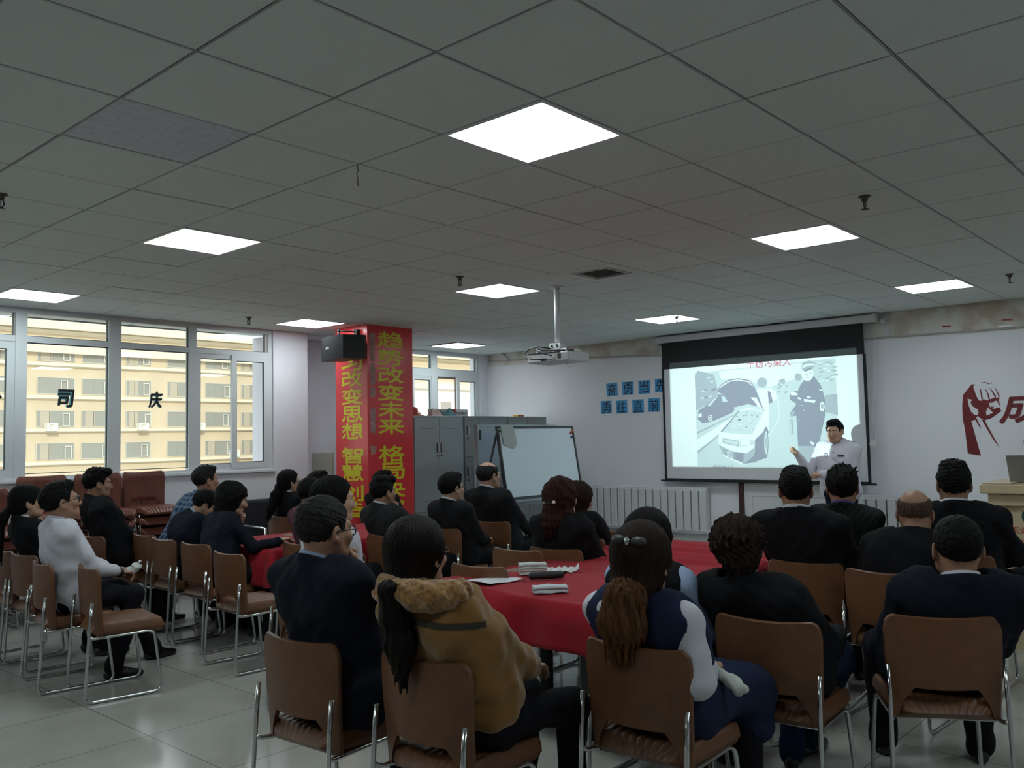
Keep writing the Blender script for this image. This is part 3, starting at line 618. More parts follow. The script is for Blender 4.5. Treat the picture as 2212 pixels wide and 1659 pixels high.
# the slide: its shapes as flat inks on the fabric, lit by the projector's beam
INK = [mat('slide_white', (0.62, 0.64, 0.66), .9), mat('slide_pale', (0.46, 0.50, 0.54), .9), mat('slide_grey', (0.33, 0.35, 0.40), .9), mat('slide_dark', (0.225, 0.225, 0.29), .9)]
SLIDE = '1:6004,2437 4078,2495 4097,1175 6002,1187|0:5643,2436 4514,2471 4500,2293 4945,2192 5286,2309 5610,2328|2:6002,2403 5955,2468 5712,2396 5659,2175 5679,2121 5846,1994 6000,1932|3:5733,2216 5684,2220 5682,2198 5732,2194|3:5762,2200 5712,2204 5710,2182 5760,2178|1:5926,2105 5875,2110 5874,2087 5924,2083|1:5804,2120 5754,2124 5752,2102 5802,2098|1:5776,2316 5726,2320 5725,2298 5775,2294|3:5885,2208 5835,2212 5833,2190 5884,2186|1:5820,2372 5770,2375 5768,2353 5818,2349|1:5910,2198 5859,2202 5857,2180 5908,2176|3:5870,2110 5820,2115 5818,2092 5869,2088|2:4691,2187 4696,2179 4707,2176 4718,2180 4722,2189 4717,2198 4706,2201 4695,2197|2:4755,2255 4760,2246 4771,2243 4782,2248 4786,2257 4781,2266 4770,2269 4759,2264|2:4796,2122 4801,2114 4812,2110 4823,2115 4827,2124 4822,2133 4811,2136 4800,2131|2:4708,2108 4713,2099 4724,2096 4735,2100 4739,2109 4734,2118 4723,2121 4712,2117|2:4704,2123 4709,2114 4720,2111 4730,2115 4735,2124 4730,2133 4719,2136 4708,2132|2:4779,2262 4784,2253 4795,2250 4806,2254 4810,2263 4805,2272 4794,2275 4783,2271|2:4784,2232 4789,2224 4800,2221 4811,2225 4815,2234 4810,2243 4799,2246 4789,2241|2:4791,2215 4796,2206 4808,2203 4818,2207 4823,2217 4818,2225 4806,2228 4796,2224|2:4784,2204 4789,2196 4800,2193 4811,2197 4815,2206 4810,2215 4799,2218 4788,2214|2:4731,2227 4736,2219 4747,2215 4758,2220 4762,2229 4757,2238 4746,2241 4735,2236|2:4799,2171 4804,2163 4815,2159 4826,2164 4830,2173 4825,2182 4814,2185 4803,2180|2:4770,2188 4775,2179 4786,2176 4797,2181 4801,2190 4796,2199 4785,2202 4774,2197|2:4766,2253 4771,2244 4782,2241 4793,2245 4797,2255 4792,2263 4781,2266 4770,2262|2:4780,2260 4785,2251 4796,2248 4807,2252 4811,2262 4806,2270 4795,2273 4784,2269|2:4962,2252 4971,2224 4991,2203 5020,2192 5051,2194 5079,2208 5098,2232 5104,2260 5096,2288 5075,2309 5046,2319 5015,2318 4987,2303 4968,2280|2:4722,2254 4727,2238 4741,2227 4759,2224 4776,2229 4789,2242 4793,2258 4787,2273 4774,2284 4756,2287 4739,2282 4726,2270|2:4505,2293 4512,2270 4531,2254 4555,2249 4579,2257 4596,2275 4602,2299 4594,2322 4576,2338 4551,2343 4527,2335 4511,2317|2:4113,2394 4062,2398 4059,2386 4111,2381|2:4284,2341 4231,2346 4228,2334 4281,2328|2:4118,2347 4067,2351 4063,2339 4116,2333|0:4130,2282 4079,2287 4075,2275 4128,2269|0:4233,2379 4181,2384 4178,2371 4231,2365|0:4137,2274 4086,2279 4082,2267 4135,2261|2:4170,2436 4119,2441 4115,2428 4168,2423|2:4165,2237 4113,2242 4110,2229 4162,2223|0:4300,2449 4248,2454 4244,2441 4297,2436|0:4200,2426 4148,2431 4145,2418 4198,2413|0:4110,2362 4059,2367 4055,2354 4108,2349|2:4304,2297 4252,2302 4248,2289 4302,2283|0:4112,2420 4061,2424 4058,2412 4110,2407|2:4219,2261 4167,2266 4164,2253 4217,2247|0:4119,2289 4067,2294 4064,2282 4116,2276|0:4222,2232 4170,2237 4166,2225 4219,2219|2:4284,2348 4232,2352 4228,2340 4281,2334|0:4186,2350 4134,2355 4130,2342 4183,2336|2:4292,2437 4240,2441 4236,2429 4290,2423|2:4106,2299 4055,2304 4052,2292 4104,2286|2:4162,2289 4111,2294 4107,2282 4160,2276|2:4211,2458 4159,2462 4155,2450 4208,2444|2:4292,2389 4240,2393 4236,2381 4290,2375|2:4146,2354 4094,2359 4091,2346 4143,2341|0:4292,2232 4240,2238 4236,2225 4290,2219|2:4194,2455 4142,2459 4139,2447 4192,2441|2:4225,2051 4076,2064 4077,1802 4234,1848|0:6002,1538 5423,1846 5374,1888 5649,1632 5996,1369|2:5998,1639 5422,1868 5423,1855 5997,1611|2:5995,1391 5650,1615 5650,1599 5996,1346|3:5979,1813 5962,1931 5872,1973 5743,2079 5654,2133 5557,2115 5464,2023 5432,1923 5470,1880 5754,1779 5905,1755|1:5831,1988 5730,2079 5657,2122 5691,2077 5784,1980|1:5619,2107 5570,2102 5524,2036 5597,2023|0:5970,1875 5919,1896 5914,1851 5966,1835|0:5756,1825 5759,1809 5767,1796 5778,1787 5791,1784 5804,1788 5815,1797 5821,1811 5823,1828 5820,1844 5812,1857 5801,1866 5788,1869 5775,1865 5765,1856 5758,1842|3:5767,1826 5769,1814 5775,1805 5782,1798 5791,1796 5799,1799 5806,1806 5811,1816 5812,1827 5810,1839 5805,1848 5797,1855 5789,1857 5780,1854 5773,1847 5769,1837|0:5780,1826 5782,1818 5787,1813 5793,1813 5798,1818 5800,1827 5797,1835 5792,1840 5786,1840 5781,1835|0:5668,1627 5373,1910 5230,1942 5025,1884 5105,2174 4911,2182 4852,2124 4818,1995 4821,1774 4970,1560 4997,1312 5050,1274 5330,1202 5611,1340 5679,1489|1:4947,1979 4833,2038 4824,1784 4969,1576 4964,1704|3:5677,2176 5625,2251 5501,2319 5357,2330 5205,2295 5139,2203 5017,1884 5069,1920 5241,1975 5431,1945 5534,2092|0:5652,2195 5613,2245 5495,2305 5357,2315 5211,2280 5156,2204 5184,2227 5229,2270 5358,2300 5484,2292 5601,2233|0:5202,2071 5121,2067 5068,1963 5030,1897 5092,1934 5146,2009|1:5431,1953 5240,1986 5091,1948 5036,1897 5241,1959 5420,1933|1:5649,1638 5373,1904 5185,1914 5031,1874 5198,1589 5625,1629|0:5603,1658 5603,1655 5576,1654 5580,1664|2:5150,1848 5127,1859 5154,1851 5149,1860|3:5114,1829 5084,1845 5128,1830 5092,1845|2:5143,1832 5126,1832 5142,1833 5155,1818|3:5388,1796 5364,1775 5347,1781 5342,1793|0:5455,1703 5452,1699 5446,1695 5415,1702|0:5362,1719 5383,1717 5390,1731 5361,1732|0:5095,1851 5130,1846 5121,1842 5106,1846|0:5224,1841 5186,1844 5185,1852 5206,1838|3:5066,1865 5080,1868 5091,1852 5071,1860|3:5360,1661 5384,1663 5384,1663 5370,1668|2:5280,1849 5283,1834 5249,1835 5282,1840|2:5315,1649 5352,1651 5330,1659 5328,1644|0:5380,1687 5375,1685 5410,1687 5414,1680|3:5430,1841 5412,1840 5397,1827 5399,1839|0:5297,1662 5289,1678 5290,1669 5291,1681|3:5251,1868 5272,1874 5257,1882 5243,1874|2:5170,1737 5148,1746 5148,1736 5149,1740|2:5118,1839 5144,1843 5133,1848 5142,1846|2:5274,1866 5287,1868 5264,1859 5282,1860|2:5183,1658 5154,1661 5193,1666 5183,1655|2:5229,1853 5185,1852 5202,1858 5223,1854|2:5527,1718 5502,1715 5483,1717 5497,1718|3:5134,1822 5103,1810 5118,1819 5108,1805|3:5353,1742 5327,1753 5356,1745 5357,1760|3:5274,1698 5297,1690 5271,1683 5256,1700|3:5178,1775 5195,1782 5147,1770 5189,1781|2:5247,1742 5272,1761 5264,1744 5273,1750|3:5175,1836 5171,1839 5185,1827 5209,1843|2:5416,1842 5393,1842 5372,1833 5406,1822|0:5189,1852 5182,1835 5180,1850 5191,1836|2:5194,1723 5231,1747 5214,1731 5207,1745|3:5161,1818 5173,1814 5140,1814 5170,1814|0:5453,1691 5450,1689 5470,1682 5463,1701|0:5225,1786 5233,1789 5267,1795 5226,1802|0:5203,1656 5228,1657 5202,1639 5205,1640|0:5473,1750 5463,1755 5463,1764 5494,1760|2:5462,1777 5445,1783 5440,1801 5442,1782|0:5385,1793 5376,1771 5350,1789 5396,1772|2:5098,1819 5101,1825 5133,1816 5122,1832|3:5328,1834 5288,1841 5298,1841 5299,1831|2:5487,1758 5489,1743 5455,1764 5504,1761|2:5467,1648 5466,1643 5451,1652 5486,1651|3:5531,1669 5519,1662 5534,1680 5556,1686|0:5240,1730 5253,1736 5244,1728 5252,1721|2:5570,1651 5564,1651 5554,1666 5579,1648|3:5649,1632 5373,1910 5361,1903 5625,1629|3:4963,2145 4925,2127 4896,1996 4953,1980|1:4953,1974 4897,1986 4904,1940 4950,1916|2:5615,1554 5382,1516 5391,1440 5618,1488|1:5598,1541 5398,1507 5405,1455 5599,1499|1:5366,1540 5160,1515 5174,1460 5380,1437|0:5352,1531 5224,1516 5232,1462 5361,1451|3:5160,1526 5047,1620 4993,1694 4968,1619 4986,1577 5027,1556 5052,1365 5026,1290 5189,1237 5329,1215 5339,1258 5172,1365|2:5674,1467 5489,1378 5277,1353 5169,1430 5185,1317 5329,1215 5623,1343|3:5597,1402 5465,1375 5462,1274 5585,1321|1:5588,1391 5475,1369 5471,1288 5575,1328|3:5574,1378 5564,1376 5563,1332 5573,1334|3:5553,1374 5544,1371 5543,1325 5553,1328|3:5533,1369 5523,1367 5523,1319 5532,1321|3:5513,1365 5503,1362 5503,1312 5512,1314|3:5492,1360 5483,1358 5482,1306 5492,1308|3:5454,1367 5324,1350 5334,1236 5457,1274|0:5624,1340 5341,1226 5342,1202 5618,1323|3:4978,1486 4984,1409 4995,1344 5009,1300 5024,1285 5038,1300 5049,1344 5055,1410 5055,1487 5049,1565 5038,1630 5023,1674 5008,1689 4994,1673 4983,1629 4977,1563|1:4987,1486 4991,1430 4998,1382 5008,1349 5017,1338 5027,1349 5033,1382 5037,1430 5036,1487 5032,1544 5025,1592 5016,1624 5006,1635 4996,1624 4990,1591 4986,1543|2:5002,1487 5004,1462 5007,1442 5010,1428 5014,1423 5017,1428 5020,1442 5021,1462 5021,1487 5019,1511 5016,1532 5013,1546 5009,1550 5006,1545 5003,1532 5002,1511|3:4480,2248 4356,2296 4272,2176 4230,2011 4237,1807 4322,1484 4345,1431 4589,1433 4597,1817 4660,1809 4681,1841 4589,1962 4671,2018 4665,2104 4560,2130 4525,2201|2:4587,1440 4398,1439 4409,1170 4589,1175|0:4356,2323 4363,2289 4381,2260 4406,2242 4436,2237 4465,2246 4489,2267 4504,2297 4509,2333 4501,2367 4483,2396 4458,2414 4428,2419 4399,2410 4375,2388 4360,2358|2:4496,2391 4484,2468 4406,2490 4327,2457 4355,2395 4421,2391 4486,2367|0:4490,2432 4418,2453 4344,2448 4347,2427 4419,2427 4489,2401|3:4486,2370 4421,2393 4357,2397 4390,2374 4454,2357|2:4471,2327 4445,2329 4445,2320 4472,2319|2:4413,2331 4381,2332 4381,2324 4413,2322|2:4419,2282 4422,2278 4431,2276 4441,2277 4450,2280 4453,2285 4450,2289 4441,2291 4430,2290 4422,2287|2:4443,2328 4432,2328 4435,2301 4450,2302|0:4490,2020 4343,1993 4360,1963 4491,1991|0:4569,2047 4526,2034 4533,2012 4570,2024|0:4451,2052 4401,2044 4405,2023 4452,2029|0:4234,1914 4238,1892 4245,1873 4256,1860 4268,1856 4280,1861 4289,1874 4295,1894 4297,1917 4293,1939 4286,1958 4275,1970 4263,1974 4251,1969 4242,1956 4236,1937|2:4249,1920 4251,1906 4255,1894 4260,1886 4267,1884 4273,1887 4278,1895 4281,1907 4282,1921 4280,1935 4276,1947 4270,1955 4264,1957 4257,1954 4252,1946 4249,1934|0:4471,2135 4473,2131 4477,2129 4480,2132 4482,2136 4480,2140 4476,2142 4472,2140|0:4490,1878 4492,1873 4496,1872 4500,1874 4501,1878 4499,1882 4495,1884 4492,1882|0:4554,1756 4556,1751 4560,1749 4564,1751 4565,1756 4563,1760 4559,1762 4556,1760|0:4514,1941 4516,1936 4520,1935 4524,1937 4525,1941 4523,1945 4520,1947 4516,1945|0:4665,2104 4615,2114 4567,2088 4574,2068 4650,2071|2:4693,1768 4649,1773 4641,1597 4670,1580 4690,1613|1:4684,1768 4671,1769 4663,1597 4678,1597|2:4676,1837 4625,1883 4615,1851 4667,1790|0:4426,1503 4380,1472 4397,1444 4428,1470|0:4289,2136 4259,2116 4267,2104 4293,2120'
b = MB()
for n_, part in enumerate(SLIDE.split('|')):
    c, pts = part.split(':'); P = [tuple(int(v)/1000 for v in q_.split(',')) for q_ in pts.split(' ')]
    b.add([(SX-.0022-.00002*n_, y, z) for y, z in P], [tuple(range(len(P)))], int(c))
slide = b.build('slide_picture', INK, scr)
bm = bmesh.new(); bm.from_mesh(slide.data); bmesh.ops.triangulate(bm, faces=bm.faces); bm.to_mesh(slide.data); bm.free()
text_mesh('干粉污染大', 'slide_title', mat('slide_red', (0.55, 0.13, 0.18), .9), (SX, 4.94, 2.505), (0,-1,0), (0,0,1), w=.60, h=.125, bold=-.004, depth=.0053, parent=scr)
text_mesh('模拟汽车火灾', 'slide_caption', INK[2], (SX, 5.62, 1.181), (0,-1,0), (0,0,1), w=.30, h=.045, depth=.0053, parent=scr)

# ------------------------------------------------------------------ projector on its pole
PJ = (6.25, 5.0, 2.36)
m_pjw = mat('projector_white', (0.58, 0.60, 0.62), 0.35)
e = tag(empty('projector', (6.25, 5.0, CZ)), 'white projector with loose black cables hanging from a ceiling pole', 'projector')
b = MB(); b.cyl((6.25, 5.005, 2.49), (6.25, 5.005, CZ), .026, 18); b.lathe([(.0,CZ),(.07,CZ),(.07,CZ-.012),(.03,CZ-.014)], (6.25,5.005,0), 20); b.build('pole', m_white_metal, e)
b = MB(); b.cyl((6.25, 5.005, 2.45), (6.25, 5.005, 2.50), .018, 14)
b.box((6.20, 4.945, 2.408), (6.206, 5.065, 2.475)); b.box((6.294, 4.945, 2.408), (6.30, 5.065, 2.475)); b.box((6.20, 4.945, 2.47), (6.30, 5.065, 2.476)); b.box((6.20,4.94,2.404),(6.30,5.07,2.41))
for s in ((-1,-1),(1,-1),(-1,1),(1,1)): b.tube([(6.25, 5.0, 2.405), (6.25+s[0]*.10, 5.0+s[1]*.16, 2.40), (6.25+s[0]*.11, 5.0+s[1]*.18, 2.372)], .007, 8)
for yy in (4.975, 5.035): b.obox((6.199, yy, 2.44), (.002,0,0), (0,.011,.0), (0,.006,.014), 1)
b.build('mount_bracket', [m_white_metal, m_dark], e)
b = MB(); b.box((6.09, 4.76, 2.285), (6.40, 5.24, 2.372), 0, .012); b.box((6.088, 4.86, 2.366), (6.395, 5.235, 2.376), 1); b.build('body', [m_pjw, m_dark], e)
b = MB(); x = 6.088
b.box((x, 4.845, 2.31), (x+.004, 4.885, 2.355), 0)
for yy in (4.91, 4.94, 4.97, 5.0): b.box((x-.001, yy, 2.303), (x+.004, yy+.016, 2.312), 0)
b.box((x-.002, 4.915, 2.325), (x+.004, 4.955, 2.352), 1); b.box((x-.006, 5.02, 2.298), (x+.004, 5.075, 2.322), 0)
b.build('port_panel', [m_dark, m_white_metal], e)
b = MB(); b.lathe([(.0,0),(.038,0),(.042,.01),(.042,.035),(.034,.036),(.03,.02),(0,.015)], (6.395, 5.0, 2.335), 20, 0, (1,0,0)); b.build('lens', m_dark, e)
b = MB()
b.tube([(6.08, 5.04, 2.31), (6.03, 5.12, 2.315), (6.03, 5.20, 2.335), (6.05, 5.245, 2.37), (6.08, 5.22, 2.415), (6.12, 5.14, 2.44), (6.2, 5.05, 2.42)], .006, 8)
b.tube([(6.08, 4.94, 2.338), (6.03, 5.0, 2.36), (6.06, 5.10, 2.40), (6.10, 5.15, 2.44), (6.12, 5.10, 2.40), (6.2, 4.95, 2.395), (6.3, 4.86, 2.40)], .005, 8)
b.build('cable', m_dark, e)
b = MB(); b.tube([(6.20, 4.87, 2.285), (6.20, 4.86, 2.25), (6.20, 4.83, 2.235), (6.20, 4.81, 2.255), (6.20, 4.83, 2.28)], .0025, 6); b.build('hanging_ring', m_tape, e)
# the projector's own lamp: a spot whose rectangular gate throws the lit picture area onto the screen
sp_d = bpy.data.lights.new('projector_lamp', 'SPOT'); sp_d.energy = 860; sp_d.color = (0.72, 1.0, 0.93); sp_d.spot_size = R(62); sp_d.spot_blend = 0.0; sp_d.shadow_soft_size = 0.012
sp = bpy.data.objects.new('projector_lamp', sp_d); COL.objects.link(sp); sp.location = (6.44, 5.0, 2.335)
sp.rotation_euler = Matrix(((0,0,-1),(-1,0,0),(0,1,0))).to_euler()          # looks along +X, local x = -Y, local y = +Z
sp_d.use_nodes = True; nt = sp_d.node_tree; em = [n for n in nt.nodes if n.type == 'EMISSION'][0]
tc = nt.nodes.new('ShaderNodeTexCoord'); sx_ = nt.nodes.new('ShaderNodeSeparateXYZ'); nt.links.new(tc.outputs['Normal'], sx_.inputs[0])
def _math(op, a, b_):
    n = nt.nodes.new('ShaderNodeMath'); n.operation = op
    for k, v in enumerate((a, b_)):
        if v is None: continue
        if isinstance(v, (int, float)): n.inputs[k].default_value = v
        else: nt.links.new(v, n.inputs[k])
    return n.outputs[0]
az = _math('ABSOLUTE', sx_.outputs['Z'], None)
gx = _math('DIVIDE', sx_.outputs['X'], az); gy = _math('DIVIDE', sx_.outputs['Y'], az)
D = SX - 6.44
def _in(v, lo, hi): return _math('MULTIPLY', _math('GREATER_THAN', v, lo), _math('LESS_THAN', v, hi))
g1 = _in(gx, (5.0-6.392)/D, (5.0-3.822)/D); g2 = _in(gy, (1.175-2.335)/D, (2.60-2.335)/D)
nt.links.new(_math('MULTIPLY', g1, g2), em.inputs['Strength'])

# ------------------------------------------------------------------ loudspeaker on the pillar
e = tag(empty('loudspeaker', (6.3, 8.3, 2.72)), 'black wall loudspeaker on a bracket at the top of the red pillar', 'loudspeaker')
m_spk = mat('speaker_cloth', (0.009, 0.0095, 0.011), 0.75, spec=.2, bump=.1, bscale=400); m_spk2 = mat('speaker_case', (0.008, 0.008, 0.009), 0.5)
def spk_pt(t, dz, out=0):       # curved front in plan
    A, B_ = np.array((6.245, 8.62)), np.array((6.165, 8.10)); n_ = np.array((-.99, -.15)) ; p = A + (B_-A)*t + n_*(.05*math.sin(math.pi*t) + out); return (p[0], p[1], dz)
zt, zb = 2.84, 2.565
F_ = [[spk_pt(t, z) for t in np.linspace(0, 1, 13)] for z in (zb, zb+.09, zb+.18, zt)]
b = MB(); b.grid(F_, flip=True); b.build('grille', m_spk, e)
rim = [spk_pt(t, 0) for t in np.linspace(0, 1, 13)] + [(6.38, 7.985, 0), (6.44, 8.02, 0), (6.46, 8.5, 0)]
b = MB(); n = len(rim)
vs = [(p[0], p[1], zb) for p in rim] + [(p[0], p[1], zt) for p in rim]
b.add(vs, [tuple(range(n)), tuple(range(2*n-1, n-1, -1))] + [(i, n+i, n+(i+1) % n, (i+1) % n) for i in range(12, n)]); b.build('cabinet', m_spk2, e)
b = MB(); b.box((6.51, 8.28, 2.80), (6.556, 8.34, 2.945)); b.tube([(6.53, 8.31, 2.915), (6.33, 8.40, 2.92)], .009, 8); b.tube([(6.33, 8.40, 2.93), (6.33, 8.40, 2.835)], .014, 8); b.sphere((6.33, 8.40, 2.925), .02, 10)
b.build('wall_bracket', m_spk2, e)
c = np.array(spk_pt(.43, 2.70, .003)); rt = np.array(spk_pt(.5, 0)) - np.array(spk_pt(.36, 0)); rt /= np.linalg.norm(rt)
text_mesh('BETTN', 'logo_plate', mat('logo_silver', (0.7, 0.7, 0.72), .35), c, rt, (0,0,1), w=.085, h=.022, bold=.02, parent=e, shear=.35)

# ------------------------------------------------------------------ steel cabinets along the window end
m_cab = mat('cabinet_grey', (0.42, 0.47, 0.48), 0.42, noise=.03, nscale=3); m_cab2 = mat('cabinet_grey_dark', (0.29, 0.32, 0.325), 0.45)
m_gap = mat('cabinet_gap', (0.04, 0.045, 0.045), .8); m_chr = mat('handle_chrome', (0.7, 0.7, 0.7), .2, 1.0)
CYF, CYB, CH = 8.60, 9.05, 1.93
def cab_body(e, x0, x1, m):
    b = MB(); b.box((x0, CYF, .06), (x1, CYB, CH), 0, .004); b.box((x0+.02, CYF+.02, 0), (x1-.02, CYB, .06), 1); b.build('body', [m, m_gap], e)
def cab_door(e, x0, x1, z0, z1, m, hx, hz, panels=()):
    b = MB(); b.box((x0-.003, CYF-.001, z0-.003), (x1+.003, CYF, z1+.003), 1); b.box((x0, CYF-.016, z0), (x1, CYF-.001, z1), 0, .003)
    for (a0, a1, c0, c1) in panels: b.box((a0, CYF-.0165, c0), (a1, CYF-.0155, c1), 1)
    d = b.build('door', [m, m_gap], e)
    if hx is not None:
        b = MB(); b.box((hx-.013, CYF-.022, hz-.065), (hx+.013, CYF-.016, hz+.065), 1); b.tube([(hx, CYF-.02, hz-.055), (hx, CYF-.04, hz-.05), (hx, CYF-.04, hz+.05), (hx, CYF-.02, hz+.055)], .009, 8); b.build('handle', [m_white_metal, m_gap], d)
        b = MB(); b.lathe([(.0,.024),(.012,.024),(.012,.016)], (hx, CYF, hz-.11), 12, 0, (0,-1,0)); b.build('lock', m_gap, d)
e = tag(empty('steel_cabinet', (8.12, CYF, 0)), 'grey two door steel cabinet right beside the red pillar', 'cabinet', 'grey steel cabinets along the window end')
cab_body(e, 7.65, 8.592, m_cab)
cab_door(e, 7.68, 8.118, .66, 1.90, m_cab, 8.085, 1.50, [(7.78,8.03,1.752,1.755),(7.78,8.03,.80,.803)]); cab_door(e, 8.124, 8.565, .66, 1.90, m_cab, 8.157, 1.50, [(8.21,8.46,1.752,1.755),(8.21,8.46,.80,.803)])
cab_door(e, 7.68, 8.118, .09, .60, m_cab, 8.085, .42, [(7.78,8.03,.52,.523)]); cab_door(e, 8.124, 8.565, .09, .60, m_cab, 8.157, .42, [(8.21,8.46,.52,.523)])
e = tag(empty('locker_cabinet', (9.04, CYF, 0)), 'grey locker cabinet with four small doors, behind the white boards', 'cabinet', 'grey steel cabinets along the window end')
cab_body(e, 8.598, 9.488, m_cab2)
for x0, x1, hx in ((8.61, 8.885, 8.665), (8.89, 9.17, 8.95), (9.175, 9.475, 9.24)):
    for z0, z1 in ((1.36, 1.90), (.78, 1.34), (.09, .76)): cab_door(e, x0, x1, z0, z1, m_cab2, hx, z0+.37 if z0 > .5 else z0+.3, [(x0+.04, x1-.04, z1-.035, z1-.032)])
e = tag(empty('locker_cabinet', (9.95, CYF, 0)), 'grey locker cabinet in the far corner, mostly hidden by white boards', 'cabinet', 'grey steel cabinets along the window end')
cab_body(e, 9.494, 10.41, m_cab2)
for x0, x1 in ((9.51, 9.945), (9.955, 10.39)):
    for z0, z1 in ((1.36, 1.90), (.78, 1.34), (.09, .76)): cab_door(e, x0, x1, z0, z1, m_cab2, x0+.06, z0+.3, [(x0+.05, x1-.05, z1-.035, z1-.032)])
# things on the cabinets
m_org = mat('plastic_orange', (0.55, 0.085, 0.035), .4); m_pink = mat('paper_pink', (0.62, 0.42, 0.40), .6); m_teal = mat('paper_teal', (0.10, 0.24, 0.27), .6)
m_boxw = mat('box_white', (0.72, 0.72, 0.72), .6); m_tred = mat('print_red', (0.45, 0.02, 0.03), .5); m_byel = mat('box_yellow', (0.60, 0.30, 0.02), .5)
e = tag(empty('safety_helmet', (7.86, 8.8, CH)), 'orange red helmet shaped lamp on the cabinet next to the pillar', 'helmet')
b = MB(); b.lathe([(.0,.125),(.03,.122),(.055,.10),(.065,.06),(.068,.02),(.07,.0),(.0,.0)], (7.84, 8.78, CH), 20); b.build('dome', m_org, e)
b = MB(); b.obox((7.84, 8.78, CH+.006), (.105,0,0), (0,.09,0), (0,0,.006)); b.lathe([(.10,.0),(.075,.05),(.07,.052)], (7.86, 8.78, CH), 6); b.build('brim', m_org, e)
def paper_hat(x, w, h, m, label):
    b = MB(); y = 8.80
    b.add([(x-w/2, y-.05, CH), (x+w/2, y-.05, CH), (x+w/2, y+.05, CH), (x-w/2, y+.05, CH), (x-w*.12, y-.005, CH+h), (x+w*.14, y+.005, CH+h*.96)], [(0,1,5,4),(2,3,4,5),(0,4,3),(1,2,5),(3,2,1,0)])
    tag(b.build('paper_cone', m, None, (x, y, CH)), label, 'folded paper')
paper_hat(8.21, .13, .11, m_pink, 'pale pink folded paper cone on the cabinet, left of the white box')
paper_hat(8.30, .12, .10, m_pink, 'second pale pink folded paper cone, leaning by the white box')
paper_hat(8.53, .20, .115, m_teal, 'dark teal folded paper tent in front of the white box')
e = tag(empty('carton', (8.6, 8.92, CH)), 'long white carton with a red end and dark print on the cabinet top', 'box')
b = MB(); b.box((8.28, 8.87, CH), (8.96, 8.98, CH+.105)); b.build('carton_body', m_boxw, e)
b = MB(); b.box((8.60, 8.868, CH+.02), (8.72, 8.87, CH+.107)); b.build('red_print', m_tred, e)
text_mesh('科技有限公司', 'carton_print', m_ink, (8.84, 8.87, CH+.05), (1,0,0), (0,0,1), w=.22, h=.035, bold=.02, parent=e)
text_mesh('爱国正', 'carton_print', mat('print_grey', (.12,.14,.16), .6), (8.42, 8.87, CH+.055), (1,0,0), (0,0,1), w=.16, h=.06, bold=.03, parent=e)
b = MB(); b.box((9.86, 8.70, CH), (10.0, 8.80, CH+.03), 0, .004); b.box((9.865, 8.699, CH+.01), (9.995, 8.70, CH+.02), 1); tag(b.build('small_box', [m_byel, m_tred], None, (9.93, 8.75, CH)), 'small flat yellow box on top of the far corner locker', 'box')

# board leaning by the step in the wall
b = MB(); b.obox((6.90, 9.52, .73), (.006,.235,0), (.0,0,.73), (.012,0,0)); 
tag(b.build('plywood_sheet', mat('plywood_cream', (0.50, 0.48, 0.40), .6), None, (6.9, 9.5, 0)), 'cream coloured sheet of board standing upright left of the red pillar', 'board')

# ------------------------------------------------------------------ white boards on stands
m_wb = mat('whiteboard', (0.55, 0.62, 0.70), 0.22); m_bframe = mat('board_frame_black', (0.012, 0.014, 0.018), .4); m_alu = mat('board_frame_alu', (0.36, 0.40, 0.43), .4, .3)
e = tag(empty('whiteboard', (8.33, 7.15, 0)), 'white board in a black frame on a tilted stand with a cloth at its corner', 'whiteboard')
A0, A1 = np.array((7.62, 7.06, 1.735)), np.array((9.06, 7.06, 1.735)); Bz = np.array((0.0, -.14, -.84))
nn = np.cross(A1-A0, Bz); nn /= np.linalg.norm(nn)
ex = (A1-A0)/np.linalg.norm(A1-A0); ez = Bz/np.linalg.norm(Bz); Wd, Ht = np.linalg.norm(A1-A0), np.linalg.norm(Bz)
cc = A0 + (A1-A0)/2 + Bz/2
b = MB(); b.obox(cc, ex*Wd/2, ez*Ht/2, nn*.008); b.build('board_surface', m_wb, e)
b = MB()
for s in (-1, 1): b.obox(cc + ex*s*(Wd/2), ex*.016, ez*(Ht/2+.016), nn*.014); b.obox(cc + ez*s*(Ht/2), ex*(Wd/2), ez*.013, nn*.014)
b.build('frame', m_bframe, e)
for s in (-1, 1):
    b = MB(); p0 = cc + ex*s*(Wd/2) - ez*.05; p1 = p0 + ez*(p0[2]/-ez[2])
    b.tube([p0 - ez*.3, p0, p1], .02, 8); b.build('leg', m_bframe, e)
    b = MB(); q0 = cc + ex*s*(Wd/2-.02) - ez*(Ht/2); b.tube([q0, (q0[0], 7.62, .01)], .014, 8); b.build('rear_leg', m_bframe, e)
b = MB(); tr = cc + ez*(Ht/2+.03) + np.array((0,-.05,0)); b.obox(tr, ex*(Wd/2-.1), (0,.04,0), (0,0,.006)); b.build('pen_tray', m_alu, e)
for k, (dx, dz, col) in enumerate(((.03,.06,(.6,.15,.05)),(.07,.10,(.5,.03,.03)),(.06,.16,(.03,.04,.15)))):
    b = MB(); p = A1 - ex*dx*.8 + ez*dz*.8; fr = -nn if nn[1] > 0 else nn; b.lathe([(.0,.012),(.014,.011),(.016,.0)], p+fr*.016, 12, 0, fr); tag(b.build('magnet', mat('magnet_%d' % k, col, .4), None, tuple(p)), ['orange', 'red', 'navy'][k] + ' round magnet in the top right corner of the front white board', 'magnet')
b = MB(); fr = -nn if nn[1] > 0 else nn; p = A0 + ex*.03 + ez*.04; b.lathe([(.0,.012),(.014,.011),(.016,.0)], p+fr*.016, 12, 0, fr); tag(b.build('magnet', mat('magnet_green', (.02,.10,.05), .4), None, tuple(p)), 'green round magnet at the top left corner of the front board', 'magnet')
